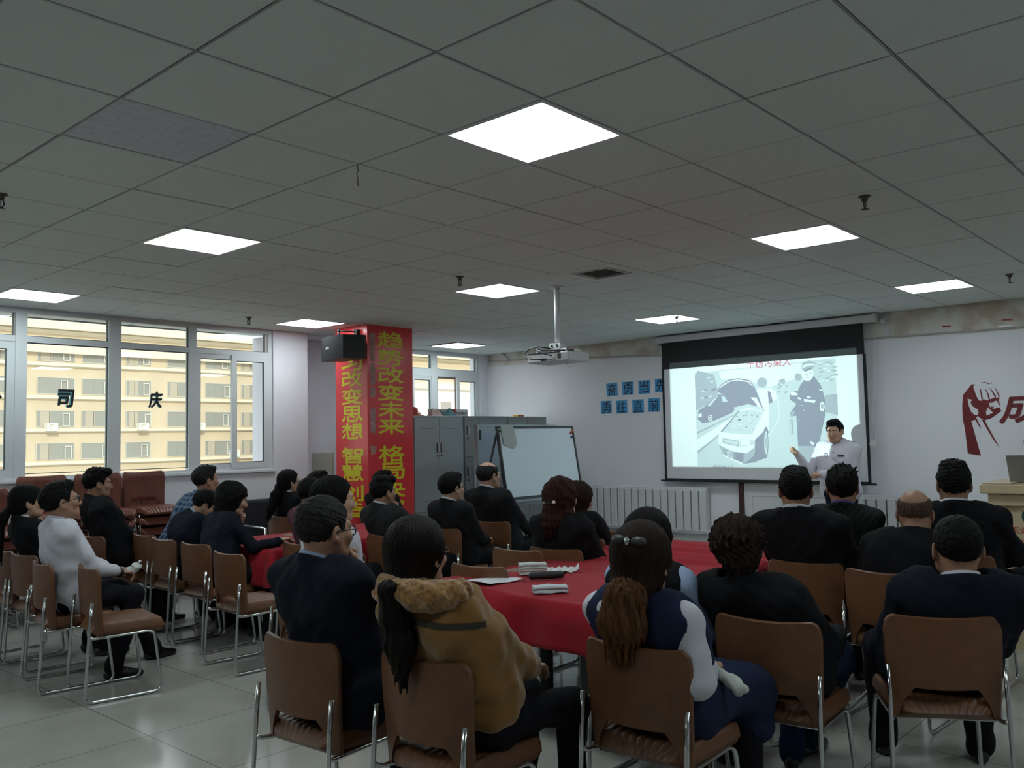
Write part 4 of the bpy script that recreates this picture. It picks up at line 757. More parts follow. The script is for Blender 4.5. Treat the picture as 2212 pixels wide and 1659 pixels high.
# cloth hung over the corner
b = MB(); G = []
for i in range(9):
    row = []
    for j in range(9):
        u_, v_ = i/8, j/8; hang = v_*(.21 + .05*math.sin(3*u_))
        p = A0 + ex*(.05 + u_*(.22 + .05*v_)) + ez*(hang-.012) + fr*(.02 + .012*math.sin(9*u_+2*v_)*v_); row.append(p)
    G.append(row)
b.grid(G); b.grid([[p-fr*.004 for p in r_] for r_ in G], flip=True); tag(b.build('cleaning_cloth', mat('cloth_grey', (0.36, 0.38, 0.37), .9, bump=.3, bscale=200), None, tuple(A0+ex*.1)), 'grey cleaning cloth hung over the top left corner of the front white board', 'cloth')
e = tag(empty('whiteboard', (8.6, 7.6, 0)), 'grey framed white board standing behind the black framed one', 'whiteboard')
b = MB(); b.box((7.93, 7.66, .75), (9.22, 7.675, 1.765)); b.build('board_surface', mat('whiteboard_back', (0.33, 0.39, 0.47), .3), e)
b = MB(); rect_frame(b, 7.90, 9.25, .72, 1.785, .025, 7.65, 7.685); b.box((7.925, 7.648, 1.60), (7.965, 7.652, 1.72), 1); b.build('frame', [m_alu, m_bframe], e)
for x in (7.90, 9.25):
    b = MB(); b.cyl((x, 7.70, .03), (x, 7.70, 1.79), .018, 10); b.box((x-.02, 7.45, .03), (x+.02, 7.95, .06)); b.build('leg', m_alu, e)

# ------------------------------------------------------------------ lectern with laptop
m_lec = mat('lectern_maple', (0.56, 0.45, 0.29), .45, noise=.05, nscale=12, stretch=(1,1,.15))
e = tag(empty('lectern', (7.5, 1.3, 0)), 'pale maple lectern with green ring logo and red lettering at right', 'lectern')
LX, LY = 7.25, 1.648
b = MB(); b.box((LX, .94, 0), (7.75, LY, 1.035), 0, .004); b.build('body', m_lec, e)
b = MB(); b.box((LX-.014, LY-.035, 0), (LX, LY+.006, 1.035)); b.box((LX-.014, .935, 0), (LX, .976, 1.035)); b.box((LX-.014, .94, 0), (LX, LY, .12)); b.build('edge_trim', m_lec, e)
b = MB(); b.box((LX-.03, .86, 1.035), (7.80, 1.728, 1.125), 0, .006); b.build('upper_moulding', m_lec, e)
b = MB(); b.box((LX-.07, .80, 1.125), (7.84, 1.772, 1.195), 0, .008); b.box((LX-.06, 1.56, 1.195), (7.83, 1.76, 1.205), 0, .004); b.build('top', m_lec, e)
m_lgreen = mat('logo_green', (0.01, 0.07, 0.06), .5); m_lred = mat('logo_red', (0.46, 0.07, 0.05), .5)
b = MB(); P0, P1 = [], []
for k in range(41):
    a = 2*math.pi*k/40; P0.append((LX-.002, 1.455+.062*math.cos(a), .962+.062*math.sin(a))); P1.append((LX-.002, 1.450+.043*math.cos(a), .964+.043*math.sin(a)))
b.grid([P0, P1]); b.build('ring_logo', m_lgreen, e)
text_mesh('天安', 'lectern_lettering', m_lred, (LX, 1.535, .862), (0,-1,0), (0,0,1), w=.118, h=.048, bold=.01, parent=e)
text_mesh('TianAn', 'lectern_lettering', m_lred, (LX, 1.505, .787), (0,-1,0), (0,0,1), w=.175, h=.038, parent=e)
e = tag(empty('laptop', (7.45, 1.35, 1.205)), 'open grey laptop seen from behind on top of the lectern', 'laptop')
m_lap = mat('laptop_grey', (0.25, 0.25, 0.245), .4, .2)
b = MB(); b.box((7.40, 1.27, 1.196), (7.64, 1.605, 1.212), 0, .004); b.build('keyboard_base', m_lap, e)
b = MB(); b.obox((7.355, 1.4375, 1.305), (0,.175,0), (-.045,0,.10), (.004,0,.0016)); b.build('display_lid', m_lap, e)

# black bench by the window wall, seen past the listeners
m_vinyl = mat('bench_vinyl', (0.02, 0.022, 0.028), .35)
e = tag(empty('bench', (5.95, 8.85, 0)), 'black vinyl bench with chrome arm by the window wall', 'bench')
b = MB(); b.box((5.45, 8.55, .38), (6.45, 9.1, .47), 0, .03); b.build('seat', m_vinyl, e)
b = MB(); b.box((5.45, 9.10, .45), (6.45, 9.2, .95), 0, .03); b.build('backrest', m_vinyl, e)
for x in (5.43, 6.47):
    b = MB(); b.tube([(x, 9.15, .95), (x, 9.15, .02), (x, 8.55, .02), (x, 8.55, .66), (x, 9.1, .68)], .016, 8); b.build('leg', m_chr, e)
# ------------------------------------------------------------------ sled base chairs
m_lea = mat('leather_brown', (0.150, 0.062, 0.026), 0.45, noise=.12, nscale=14, bump=.08, bscale=140)
m_lea2 = mat('leather_redbrown', (0.155, 0.045, 0.028), 0.36, noise=.12, nscale=14, bump=.08, bscale=140)
m_chrome = mat('chrome', (0.62, 0.64, 0.64), 0.16, 1.0)
m_screw = mat('screw', (0.7, 0.7, 0.68), 0.25, 1.0)
BT = .83
def back_surf(u, v):
    """back panel: u -1..1 across, v 0..1 up; returns rear face point"""
    z = .405 + v*(BT-.405)
    hw = .212 + .018*v
    x = -.222 + .045*u*u + .012*math.cos(v*3.0)*(1-v) - .008*v
    return np.array((x, -hw*u, z - .014*(1-u*u)*v))
def chair_back():
    N, Mv = 56, 12
    def inside(u, v):     # rounded top corners and an arched cut at the bottom
        return True
    us = np.linspace(-1, 1, N+1); P = []; Q = []
    for j in range(Mv+1):
        row = []; row2 = []
        for i, u in enumerate(us):
            a = abs(u); lo = 0.0
            if a < .86: lo = .30*min(1, ((.86-a)/.30))**.6
            hi = 1.0
            if a > .80: hi = 1 - .16*(1-math.sqrt(max(0, 1-((a-.80)/.20)**2)))
            v = lo + (hi-lo)*j/Mv
            p = back_surf(u, v); row.append(p)
            edge = min(1.0, (1-a)/.06, j/1.0, (Mv-j)/1.0); row2.append(p + np.array((.020 + max(0, edge)*(.008 + .007*abs(math.sin(u*math.pi*3.5))**.5), 0, 0)))
        P.append(row); Q.append(row2)
    b = MB(); b.grid(P); b.grid(Q, flip=True)
    per = [(0, i) for i in range(N+1)] + [(j, N) for j in range(1, Mv+1)] + [(Mv, i) for i in range(N-1, -1, -1)] + [(j, 0) for j in range(Mv-1, 0, -1)]
    # rounded edge all round
    mid = []
    cen = back_surf(0, .5)
    for (j, i) in per:
        p, q_ = P[j][i], Q[j][i]; m_ = (p+q_)/2; d = m_-cen; d[0] = 0; d /= np.linalg.norm(d); mid.append(m_ + d*.007)
    n = len(per); vs = [P[j][i] for j, i in per] + mid + [Q[j][i] for j, i in per]
    b.add(vs, [(k, (k+1) % n, n+(k+1) % n, n+k) for k in range(n)] + [(n+k, n+(k+1) % n, 2*n+(k+1) % n, 2*n+k) for k in range(n)], 0, True)
    return b
def chair_seat():
    N, Mx = 84, 12; top = []; bot = []
    for i in range(Mx+1):
        s = i/Mx; x = -.20 + s*.455
        rt = []; rb = []
        for k in range(N+1):
            u = -1 + 2*k/N
            m_ = min(s, 1-s); hw = .222 - .02*(1-s)**2 - (.060*(1-math.sqrt(max(0, 1-((.14-m_)/.14)**2))) if m_ < .14 else 0)
            e = min(1.0, (1-abs(u))/.10); ee = min(1.0, s/.07, (1-s)/.10)
            h = .052*math.sqrt(max(0, 1-(1-e)**2))*math.sqrt(max(0, 1-(1-ee)**2))
            groove = .0085*abs(math.sin(u*math.pi*5.5+1.5708))**.5 if (abs(u) < .93 and .06 < s < .99) else .0085
            z = .425 + h + .02*math.sin(s*math.pi)*.3 - .016*(s > .85)*((s-.85)/.15)**2 + (groove-.0085)*min(1, ee)
            rt.append((x, -hw*u, z)); rb.append((x, -hw*u*.97, .425 - .030*math.sqrt(max(0, 1-(1-min(e, ee))**2))))
        top.append(rt); bot.append(rb)
    b = MB(); b.grid(top, flip=True); b.grid(bot)
    per = [(0, k) for k in range(N+1)] + [(i, N) for i in range(1, Mx+1)] + [(Mx, k) for k in range(N-1, -1, -1)] + [(i, 0) for i in range(Mx-1, 0, -1)]
    n = len(per); b.add([top[i][k] for i, k in per] + [bot[i][k] for i, k in per], [(k, n+k, n+(k+1) % n, (k+1) % n) for k in range(n)], 0, True)
    return b
def arc(p0, c, p1, n=5):       # rounded bend between two points with corner c
    p0, c, p1 = map(np.array, (p0, c, p1)); return [tuple((1-t)**2*p0 + 2*t*(1-t)*c + t*t*p1) for t in np.linspace(0, 1, n)]
def chair_side(s):
    y, yf = .225*s, .232*s
    P = [(-.214, y, .625), (-.226, y, .50)]
    P += arc((-.252, yf, .06), (-.258, yf, .012), (-.20, yf, .012))
    P += arc((.155, yf, .012), (.215, yf, .012), (.208, yf, .06))
    P += arc((.172, y*.96, .36), (.166, y*.95, .402), (.12, y*.92, .402))
    P += [(-.12, y*.9, .395), (-.205, y*.97, .40), (-.228, y, .41)]
    b = MB(); b.tube(P, .0098, 10)
    for z in (.60, .515): b.lathe([(.0,.007),(.006,.006),(.008,.0)], (-.226 + (z-.5)*.09, y, z), 10, 1, (-1,0,0))
    return b
def make_chair(lea, name='leather_chair'):
    e = empty(name)
    chair_back().build('backrest', lea, e); chair_seat().build('seat', lea, e)
    for s in (1, -1): chair_side(s).build('sled_leg', [m_chrome, m_screw], e)
    b = MB(); b.tube([(.06, -.21, .40), (.06, .21, .40)], .008, 8); b.tube([(-.14, -.20, .392), (-.14, .20, .392)], .008, 8); b.build('crossbar', m_chrome, e)
    return e
protoA = make_chair(m_lea); protoB = make_chair(m_lea2)
used = set()
CHG = 'brown leather chairs around the tables'
def chair(bx, by, yaw, label, group=CHG, proto=None, z=0.0):
    proto = proto or protoA; a = R(yaw); x, y = bx + .215*math.cos(a), by + .215*math.sin(a)
    if proto.name not in used:
        used.add(proto.name); proto.location = (x, y, z); proto.rotation_euler = (0, 0, a); proto['label'] = label; proto['group'] = group; proto['category'] = 'chair'; return proto
    return copy_thing(proto, (x, y, z), a, label, group)
chair(2.40, 7.42, 0, 'brown leather chair cut by the left edge of the view')
chair(2.40, 7.03, 2, 'brown leather chair of the woman in black suit at far left')
chair(2.29, 6.37, -7, 'brown leather chair of the young man in white shirt')
chair(2.40, 5.90, -9, 'empty brown leather chair at left front, its striped seat in full view')
chair(3.26, 7.90, 0, 'brown leather chair of the upright man in black jacket')
chair(3.57, 7.58, 0, 'brown leather chair, leftmost of the four in a row ahead of the white shirt man')
chair(3.50, 7.10, -3, 'brown leather chair of the bent over man in dark jacket')
chair(3.48, 6.53, 0, 'brown leather chair of the short haired woman resting her chin')
chair(3.32, 5.76, -3, 'empty brown leather chair behind the short haired woman at the red table')
chair(5.31, 8.13, 0, 'brown leather chair of the woman in glasses by the bench')
chair(3.95, 5.79, 0, 'brown leather chair of the man in purple shirt')
chair(4.70, 5.64, 8, 'brown leather chair of the man in grey suit before the red pillar')
chair(5.33, 5.66, 5, 'brown leather chair of the man with glasses in front of the lockers')
chair(6.03, 5.72, 8, 'brown leather chair of the balding man by the white board')
chair(6.22, 7.70, 0, 'brown leather chair at the far side of the long table, under the pillar')
chair(3.88, 3.80, 4, 'empty brown leather chair tucked at the table corner behind the camel coat')
chair(4.60, 4.12, 2, 'empty brown leather chair with a chipped back behind the woman with pearl clip')
chair(5.95, 4.13, 2, 'empty brown leather chair beyond the red table near the radiator')
chair(4.32, 2.30, -8, 'brown leather chair half hidden by the woman with short ruffled hair')
chair(5.10, 2.24, 6, 'brown leather chair of the broad man in black suit before the screen')
chair(4.98, 1.74, -4, 'brown leather chair of the bald man leaning forward')
chair(5.92, 1.63, 0, 'brown leather chair of the man beside the lectern')
chair(2.03, 3.00, 4, 'brown leather chair of the man in navy suit with pale blue collar')
chair(2.13, 2.38, 2, 'brown leather chair of the woman in camel coat')
chair(2.74, 1.88, 2, 'brown leather chair of the woman with long brown ponytail')
chair(3.45, 1.70, 5, 'brown leather chair of the woman with short ruffled hair')
chair(3.93, 1.13, 30, 'brown leather chair with a worn spot on its top edge, front right')
chair(2.98, 4.40, 0, 'brown leather chair of the woman with white shirt, behind the navy suit man')
chair(4.78, 3.92, 5, 'brown leather chair of the woman with pearl hair clip')
chair(5.38, 4.16, 5, 'brown leather chair of the dark haired woman past the pearl clip')
chair(3.33, 2.28, 0, 'brown leather chair of the woman in black vest at the red table')
chair(5.95, 2.45, 0, 'brown leather chair of the man in patterned sweater')
# a worn white spot and a price tag scrap on two chairs
b = MB(); b.sphere((0, 0, 0), (.004, .012, .006), 8)
# stacks of spare chairs under the windows, facing the room
STG = 'spare chairs stacked under the windows'
SN = ('leftmost stack', 'second stack from left', 'third stack from left', 'right hand stack')
LV = ('bottom', 'second up', 'third up', 'fourth up', 'fifth up', 'top')
for k, (x, yb, n, yw) in enumerate(((2.70, 8.98, 5, -92), (3.22, 9.02, 6, -88), (3.73, 8.98, 6, -91), (4.22, 9.04, 6, -88))):
    for j in range(n):
        a = R(yw); lv = LV[j] if j < n-1 else 'top'
        chair(x + .004*j, yb - .010*j, yw, 'spare red brown chair, %s in the %s under windows' % (lv, SN[k]), STG, protoB, z=.102*j)

# ------------------------------------------------------------------ tables and red cloths
m_blackw = mat('table_black', (0.012, 0.012, 0.014), .45); m_topw = mat('table_top_wood', (0.16, 0.10, 0.06), .5)
m_cloth = mat('velvet_red', (0.33, 0.011, 0.022), .85, noise=.10, nscale=5, sheen=.06, spec=.2)
def table(x0, x1, y0, y1, h, label, legs):
    e = tag(empty('meeting_table', ((x0+x1)/2, (y0+y1)/2, 0)), label, 'table', 'long meeting tables')
    b = MB(); b.box((x0, y0, h-.035), (x1, y1, h), 0, .006); b.build('table_top', m_topw, e)
    b = MB(); b.box((x0+.08, y0+.08, h-.10), (x1-.08, y1-.08, h-.035)); b.build('apron', m_blackw, e)
    for (x, y) in legs:
        b = MB(); b.box((x-.028, y-.028, 0), (x+.028, y+.028, h-.035), 0, .003); b.build('leg', m_blackw, e)
    return e
table(3.66, 6.2, 2.68, 3.90, .745, 'long meeting table under the red cloth in the middle of the room', [(3.79,2.88),(3.86,2.75),(4.02,3.66),(4.25,3.55),(4.95,2.75),(4.95,3.8),(6.1,2.75),(6.1,3.8)])
table(3.98, 5.85, 6.16, 7.2, .745, 'meeting table with red cloth before the red pillar', [(4.05,6.25),(4.05,7.1),(5.75,6.25),(5.75,7.1)])
def cloth(x0, x1, y0, y1, h, drop, ridges, name, label, seed=0):
    r_ = np.random.RandomState(seed); rad = .05
    ext = drop
    xs = np.concatenate([np.linspace(x0-ext, x0-.001, 12), np.linspace(x0, x1, 70), np.linspace(x1+.001, x1+ext, 12)])
    ys = np.concatenate([np.linspace(y0-ext, y0-.001, 12), np.linspace(y0, y1, 36), np.linspace(y1+.001, y1+ext, 12)])
    ph = r_.rand(6)*6
    G = []
    for x in xs:
        row = []
        for y in ys:
            dx = max(x0-x, 0, x-x1); dy = max(y0-y, 0, y-y1); d = math.hypot(dx, dy)
            cx_, cy_ = min(max(x, x0), x1), min(max(y, y0), y1)
            z = h + .004
            if d == 0:
                z += .004*math.sin(3.1*x+1.7*y+ph[0]) + .003*math.sin(5.3*x-4.1*y+ph[1])
                z += ridges(x, y)
                p = (x, y, z)
            else:
                ux, uy = (x-cx_)/d, (y-cy_)/d
                dd = min(d, ext*1.0)
                s = (cx_*1.0 + cy_*1.0) + math.atan2(uy, ux)*.25
                wave = .018*math.sin(s*9+ph[2]) + .012*math.sin(s*17+ph[3])
                out = .03*(1-math.exp(-dd/.03)) + (wave+.02)*min(1, dd/.12)
                if dx > 0 and dy > 0: out += .05*min(1, dd/.2)
                zz = z - max(0, dd-.015)*(1.0) - .02*math.sin(s*4+ph[4])*min(1, dd/.2)
                p = (cx_+ux*out, cy_+uy*out, zz)
            row.append(p)
        G.append(row)
    b = MB(); b.grid(G, flip=True); o = b.build(name, m_cloth, None, ((x0+x1)/2, (y0+y1)/2, h))
    m_ = o.modifiers.new('thick', 'SOLIDIFY'); m_.thickness = .003; m_.offset = 1
    return tag(o, label, 'tablecloth', 'red velvet tablecloths')
def ridg(x, y):
    if x < 4.75: 
        t = max(0, min(1, (4.35-x)/.5)); return .002*math.sin(18*x+9*y)*(1-t)
    w = min(1, (x-4.75)/.3); s = 0
    for c, a, wd, sk in ((4.95,.030,.05,.10),(5.18,.035,.045,-.06),(5.42,.030,.05,.05),(5.66,.036,.045,-.08),(5.93,.025,.05,.06)):
        s += a*math.exp(-((x - c - sk*(y-3.2))/wd)**2)
    return w*s
cloth(3.62, 6.25, 2.62, 3.95, .745, .285, ridg, 'tablecloth', 'red velvet cloth, rumpled at its far end, over the long central table', 1)
cloth(3.95, 5.88, 6.13, 7.23, .745, .285, lambda x, y: .003*math.sin(9*x), 'tablecloth', 'red velvet cloth on the smaller table near the red pillar', 2)

# things on the central table
TZ = .752
m_paper = mat('paper_white', (0.70, 0.70, 0.74), .6); m_towel = mat('towel_white', (0.62, 0.66, 0.62), .95, bump=.5, bscale=300); m_towel2 = mat('towel_bluewhite', (0.58, 0.64, 0.66), .95, bump=.5, bscale=300)
def sheet(cx_, cy_, a, w, l, label):
    d, n_ = np.array((math.cos(a), math.sin(a), 0)), np.array((-math.sin(a), math.cos(a), 0)); G = []
    for i in range(9):
        G.append([np.array((cx_, cy_, TZ+.006)) + d*l*(i/8-.5) + n_*w*(j/8-.5) + np.array((0,0,.004+.004*math.sin(i*.9+j*.7) + (.012 if (i < 1) else 0))) for j in range(9)])
    b = MB(); b.grid(G, flip=True); b.grid([[p-(0,0,.0006) for p in r_] for r_ in G])
    return tag(b.build('paper_sheet', m_paper, None, (cx_, cy_, TZ)), label, 'paper')
sheet(3.83, 3.61, -.06, .22, .30, 'white sheet of paper lying at the near corner of the red table')
def folded_towel(cx_, cy_, a, w, l, n, m, label, th=.014):
    d, n_ = np.array((math.cos(a), math.sin(a), 0)), np.array((-math.sin(a), math.cos(a), 0)); c = np.array((cx_, cy_, TZ+.004))
    prof = []
    for k in range(n):      # a serpentine fold seen from its end
        z = th*(k+.5); xs_ = (-1, 1) if k % 2 == 0 else (1, -1)
        prof += [(xs_[0]*.5, z), (xs_[0]*.2, z+.003), (-xs_[0]*.2, z+.002), (xs_[1]*.5, z)]
    prof2 = []
    for (s, z) in prof: prof2.append((s*w*(1-.02*z/th), z))
    b = MB()
    half = th*.44; lay = []
    for off in (-half, half): lay.append([(s, z+off) for s, z in prof2])
    ring = lay[0] + lay[1][::-1]
    N_ = 7; G = []
    for i in range(N_):
        t = i/(N_-1)-.5; G.append([c + d*l*t + n_*(s + .006*math.sin(7*t+z*60)) + np.array((0,0,z*(1-.10*abs(t)) + .002*math.sin(11*t+s*40))) for s, z in ring])
    for g in G: g.append(g[0])
    b.grid(G); b.poly([G[0][i] for i in range(len(ring))]); b.poly([G[-1][i] for i in range(len(ring)-1, -1, -1)])
    return tag(b.build('folded_towel', m, None, (cx_, cy_, TZ)), label, 'towel', 'folded towels on the red table')
folded_towel(4.19, 3.60, -.75, .10, .17, 4, m_towel, 'thick folded pale towel, topmost in view at the far edge of the red table', .017)
folded_towel(3.75, 3.10, -.75, .09, .19, 2, m_towel2, 'flat folded bluish white towel near the front edge of the red table', .018)
b = MB(); G = []
c = np.array((4.36, 3.50, TZ)); 
for i in range(13):
    row = []
    for j in range(9):
        u_, v_ = i/12-.5, j/8-.5; row.append(c + np.array((.667,-.745,0))*u_*.21 + np.array((.745,.667,0))*v_*.12 + np.array((0,0,.012+.022*abs(math.sin(7*u_+5*v_+1))*(1-abs(2*v_))**.5 + (.02 if i == 12 else 0) + .006*math.sin(19*u_-13*v_))))
    G.append(row)
b.grid(G); b.grid([[p-(0,0,.002) for p in r_] for r_ in G], flip=True); tag(b.build('plastic_bag', mat('plastic_white', (0.66, 0.68, 0.68), .3), None, tuple(c)), 'crumpled thin white plastic bag beside the thick folded towel', 'bag')
e = tag(empty('umbrella', (4.07, 3.39, TZ)), 'folded black umbrella with wrist cord lying on the red table', 'umbrella')
A_, B2 = np.array((3.985, 3.455, TZ+.026)), np.array((4.16, 3.325, TZ+.028))
b = MB(); b.tube([A_, A_*.97+B2*.03, A_*.5+B2*.5, A_*.06+B2*.94, B2], [.010, .021, .023, .022, .012], 12); b.build('folded_canopy', mat('umbrella_black', (0.012, 0.012, 0.013), .6), e)
b = MB(); b.tube([A_, A_+(-.03,.0,-.012), A_+(-.06,-.02,-.018), A_+(-.045,.01,-.018), A_], .0018, 6); b.tube([B2, B2+(.02,-.02,.012), B2+(.05,-.02,-.01), B2+(.03,-.03,-.018)], .0018, 6); b.build('wrist_cord', mat('cord_darkred', (0.12, 0.01, 0.01), .6), e)
# ------------------------------------------------------------------ people: bodies and clothes grown from blended volumes
def _smin(a, b, k):
    h = np.maximum(k - np.abs(a-b), 0)/k
    return np.minimum(a, b) - h*h*k*.25
class Vol:
    def __init__(s, lo, hi, h):
        s.lo = np.array(lo, np.float64); s.h = h
        n = np.maximum(2, np.ceil((np.array(hi)-s.lo)/h).astype(int)+1)
        s.ax = [(s.lo[i] + h*np.arange(n[i])).astype(np.float32) for i in range(3)]
        s.F = np.full(n, 1.0, np.float32)
    def _sub(s, lo, hi):
        sl = []
        for i in range(3):
            a = max(0, int((lo[i]-s.lo[i])/s.h)); b = min(len(s.ax[i]), int((hi[i]-s.lo[i])/s.h)+2)
            if b <= a: return None
            sl.append(slice(a, b))
        return tuple(sl)
    def _xyz(s, sl): return s.ax[0][sl[0]][:,None,None], s.ax[1][sl[1]][None,:,None], s.ax[2][sl[2]][None,None,:]
    def _put(s, sl, d, k, cut):
        if cut: s.F[sl] = -_smin(-s.F[sl], d, k)
        else: s.F[sl] = _smin(s.F[sl], d, k)
    def cone(s, a, b, ra, rb=None, k=.03, cut=False):
        rb = ra if rb is None else rb; a = np.array(a, float); b = np.array(b, float); m = max(ra, rb)+k+2*s.h
        sl = s._sub(np.minimum(a, b)-m, np.maximum(a, b)+m)
        if sl is None: return s
        X, Y, Z = s._xyz(sl); d = b-a; L = float(d@d)+1e-9
        t = np.clip(((X-a[0])*d[0]+(Y-a[1])*d[1]+(Z-a[2])*d[2])/L, 0, 1).astype(np.float32)
        D = np.sqrt((X-a[0]-t*d[0])**2+(Y-a[1]-t*d[1])**2+(Z-a[2]-t*d[2])**2) - (ra+t*(rb-ra))
        s._put(sl, D.astype(np.float32), k, cut); return s
    def ell(s, c, r, k=.02, cut=False, rot=None):
        c = np.array(c, float); r = np.array(r, float); m = r.max()+k+2*s.h
        sl = s._sub(c-m, c+m)
        if sl is None: return s
        X, Y, Z = s._xyz(sl); X, Y, Z = X-c[0], Y-c[1], Z-c[2]
        if rot is not None:
            X, Y, Z = rot[0][0]*X+rot[0][1]*Y+rot[0][2]*Z, rot[1][0]*X+rot[1][1]*Y+rot[1][2]*Z, rot[2][0]*X+rot[2][1]*Y+rot[2][2]*Z
        k0 = np.sqrt((X/r[0])**2+(Y/r[1])**2+(Z/r[2])**2); k1 = np.sqrt((X/r[0]**2)**2+(Y/r[1]**2)**2+(Z/r[2]**2)**2)
        D = k0*(k0-1)/np.maximum(k1, 1e-6)
        s._put(sl, D.astype(np.float32), k, cut); return s
    def func(s, f, k=.01, cut=False):
        X, Y, Z = s._xyz((slice(None),)*3); s._put((slice(None),)*3, f(X, Y, Z).astype(np.float32), k, cut); return s
    def disp(s, f):
        X, Y, Z = s._xyz((slice(None),)*3); s.F = s.F + f(X, Y, Z).astype(np.float32); return s
    def mesh(s):
        F = s.F.copy(); F[0] = F[-1] = 1; F[:,0] = F[:,-1] = 1; F[:,:,0] = F[:,:,-1] = 1
        S = F < 0; c = np.zeros(np.array(F.shape)-1, np.int8)
        for i in (0,1):
            for j in (0,1):
                for k in (0,1): c += S[i:F.shape[0]-1+i, j:F.shape[1]-1+j, k:F.shape[2]-1+k]
        act = (c > 0) & (c < 8); I = np.argwhere(act)
        if len(I) == 0: return np.zeros((0,3)), []
        idx = np.full(c.shape, -1, np.int32); idx[act] = np.arange(len(I))
        acc = np.zeros((len(I),3)); cnt = np.zeros(len(I))
        cor = [(i,j,k) for i in (0,1) for j in (0,1) for k in (0,1)]
        val = {q: F[I[:,0]+q[0], I[:,1]+q[1], I[:,2]+q[2]] for q in cor}
        for q in cor:
            for a in range(3):
                if q[a]: continue
                p = list(q); p[a] = 1; p = tuple(p); v0, v1 = val[q], val[p]; m = (v0 < 0) != (v1 < 0)
                t = np.where(m, v0/np.where(m, v0-v1, 1), 0); P = np.array(q, float)[None] + np.zeros((len(I),3)); P[:,a] = t
                acc[m] += P[m]; cnt[m] += 1
        V = s.lo + s.h*(I + acc/cnt[:,None])
        faces = []
        for a in range(3):
            b_, c_ = (a+1) % 3, (a+2) % 3
            sl0 = [slice(None)]*3; sl1 = [slice(None)]*3; sl0[a] = slice(0,-1); sl1[a] = slice(1,None)
            m = S[tuple(sl0)] != S[tuple(sl1)]; E = np.argwhere(m)
            E = E[(E[:,b_] > 0) & (E[:,c_] > 0) & (E[:,b_] < F.shape[b_]-1) & (E[:,c_] < F.shape[c_]-1)]
            if len(E) == 0: continue
            def cell(db, dc):
                q = E.copy(); q[:,b_] += db; q[:,c_] += dc; return idx[q[:,0], q[:,1], q[:,2]]
            Q = np.stack([cell(-1,-1), cell(0,-1), cell(0,0), cell(-1,0)], 1)
            ins = S[E[:,0], E[:,1], E[:,2]]; Q[~ins] = Q[~ins][:, ::-1]; faces.append(Q)
        return V, np.concatenate(faces)
def nz(seed, f, amp, n=7):
    r_ = np.random.RandomState(seed); ks = r_.randn(n,3)*f; ph = r_.rand(n)*6.28
    return lambda X, Y, Z: (amp/math.sqrt(n)*1.4)*sum(np.sin(ks[i,0]*X+ks[i,1]*Y+ks[i,2]*Z+ph[i]) for i in range(n))
def put_mesh(name, V, Fc, mats, parent=None, loc=(0,0,0), midx=None):
    me = bpy.data.meshes.new(name); L = np.array(loc if parent is None else wloc(parent)); V = np.asarray(V, float) - L; Fc = np.asarray(Fc)
    me.vertices.add(len(V)); me.vertices.foreach_set('co', V.astype(np.float32).ravel())
    me.loops.add(Fc.size); me.loops.foreach_set('vertex_index', Fc.astype(np.int32).ravel())
    me.polygons.add(len(Fc)); me.polygons.foreach_set('loop_start', np.arange(0, Fc.size, 4, dtype=np.int32))
    for m in (mats if isinstance(mats, (list, tuple)) else [mats]): me.materials.append(m)
    if midx is not None: me.polygons.foreach_set('material_index', np.asarray(midx, np.int32))
    me.polygons.foreach_set('use_smooth', np.ones(len(Fc), bool)); me.update(calc_edges=True); me.validate()
    return link(name, me, parent, loc)
def joinm(parts):
    Vs, Fs, o = [], [], 0
    for V, Fc in parts:
        if len(V) == 0: continue
        Vs.append(V); Fs.append(np.asarray(Fc)+o); o += len(V)
    return np.concatenate(Vs), np.concatenate(Fs)

# ---- heads (local: x right, y forward, z up, centre between the ears, crown at +.118)
def head_mesh(sex):
    v = Vol((-.11,-.135,-.235), (.11,.14,.14), .0036)
    f = .93 if sex == 'f' else 1.0
    v.ell((0,-.018,.032), (.077,.097,.086), .02)
    v.ell((0,.030,-.035), (.0625*f,.064,.080), .03)
    v.cone((-.025,.062,-.088), (.025,.062,-.088), .024*f, None, .03)
    for s in (-1,1):
        v.cone((s*.052*f,.005,-.035), (s*.045*f,.025,-.072), .022, .020, .03)       # jaw corner
        v.ell((s*.038,.066,-.022), (.027,.022,.022), .025)                        # cheek
        v.cone((s*.012,.085,.026), (s*.045,.074,.022), .010, .008, .018)          # brow
        v.ell((s*.031,.100,.004), (.017,.016,.010), .012, True)                    # socket
        v.ell((s*.031,.0755,.003), (.0135,.0135,.0125), .003)
        v.cone((s*.020,.087,.009), (s*.043,.081,.0085), .0030, .0028, .004); v.cone((s*.020,.087,-.005), (s*.042,.081,-.0035), .0026, .0024, .004)
        rot = [(math.cos(.35*s), math.sin(.35*s), 0), (-math.sin(.35*s), math.cos(.35*s), 0), (0,0,1)]
        v.ell((s*.081,-.008,-.010), (.009,.020,.032), .006, rot=rot); v.ell((s*.089,-.004,-.006), (.006,.011,.018), .004, True, rot=rot)
        v.ell((s*.078,.0,-.034), (.008,.010,.010), .006)
        v.ell((s*.011,.098,-.034), (.009,.009,.008), .006)
    v.cone((0,.086,.012), (0,.106,-.026), .008, .0115, .012)
    v.ell((0,.104,-.030), (.011,.010,.009), .008)
    v.ell((0,.083,-.060), (.024,.013,.0065), .006); v.ell((0,.081,-.070), (.020,.013,.0065), .005); v.cone((-.02,.097,-.0645), (.02,.097,-.0645), .0022, None, .003, True)
    v.cone((0,-.022,-.05), (0,-.030,-.165), .054*f, .056*f, .03)
    return v.mesh()
HEAD = {s: head_mesh(s) for s in 'mf'}
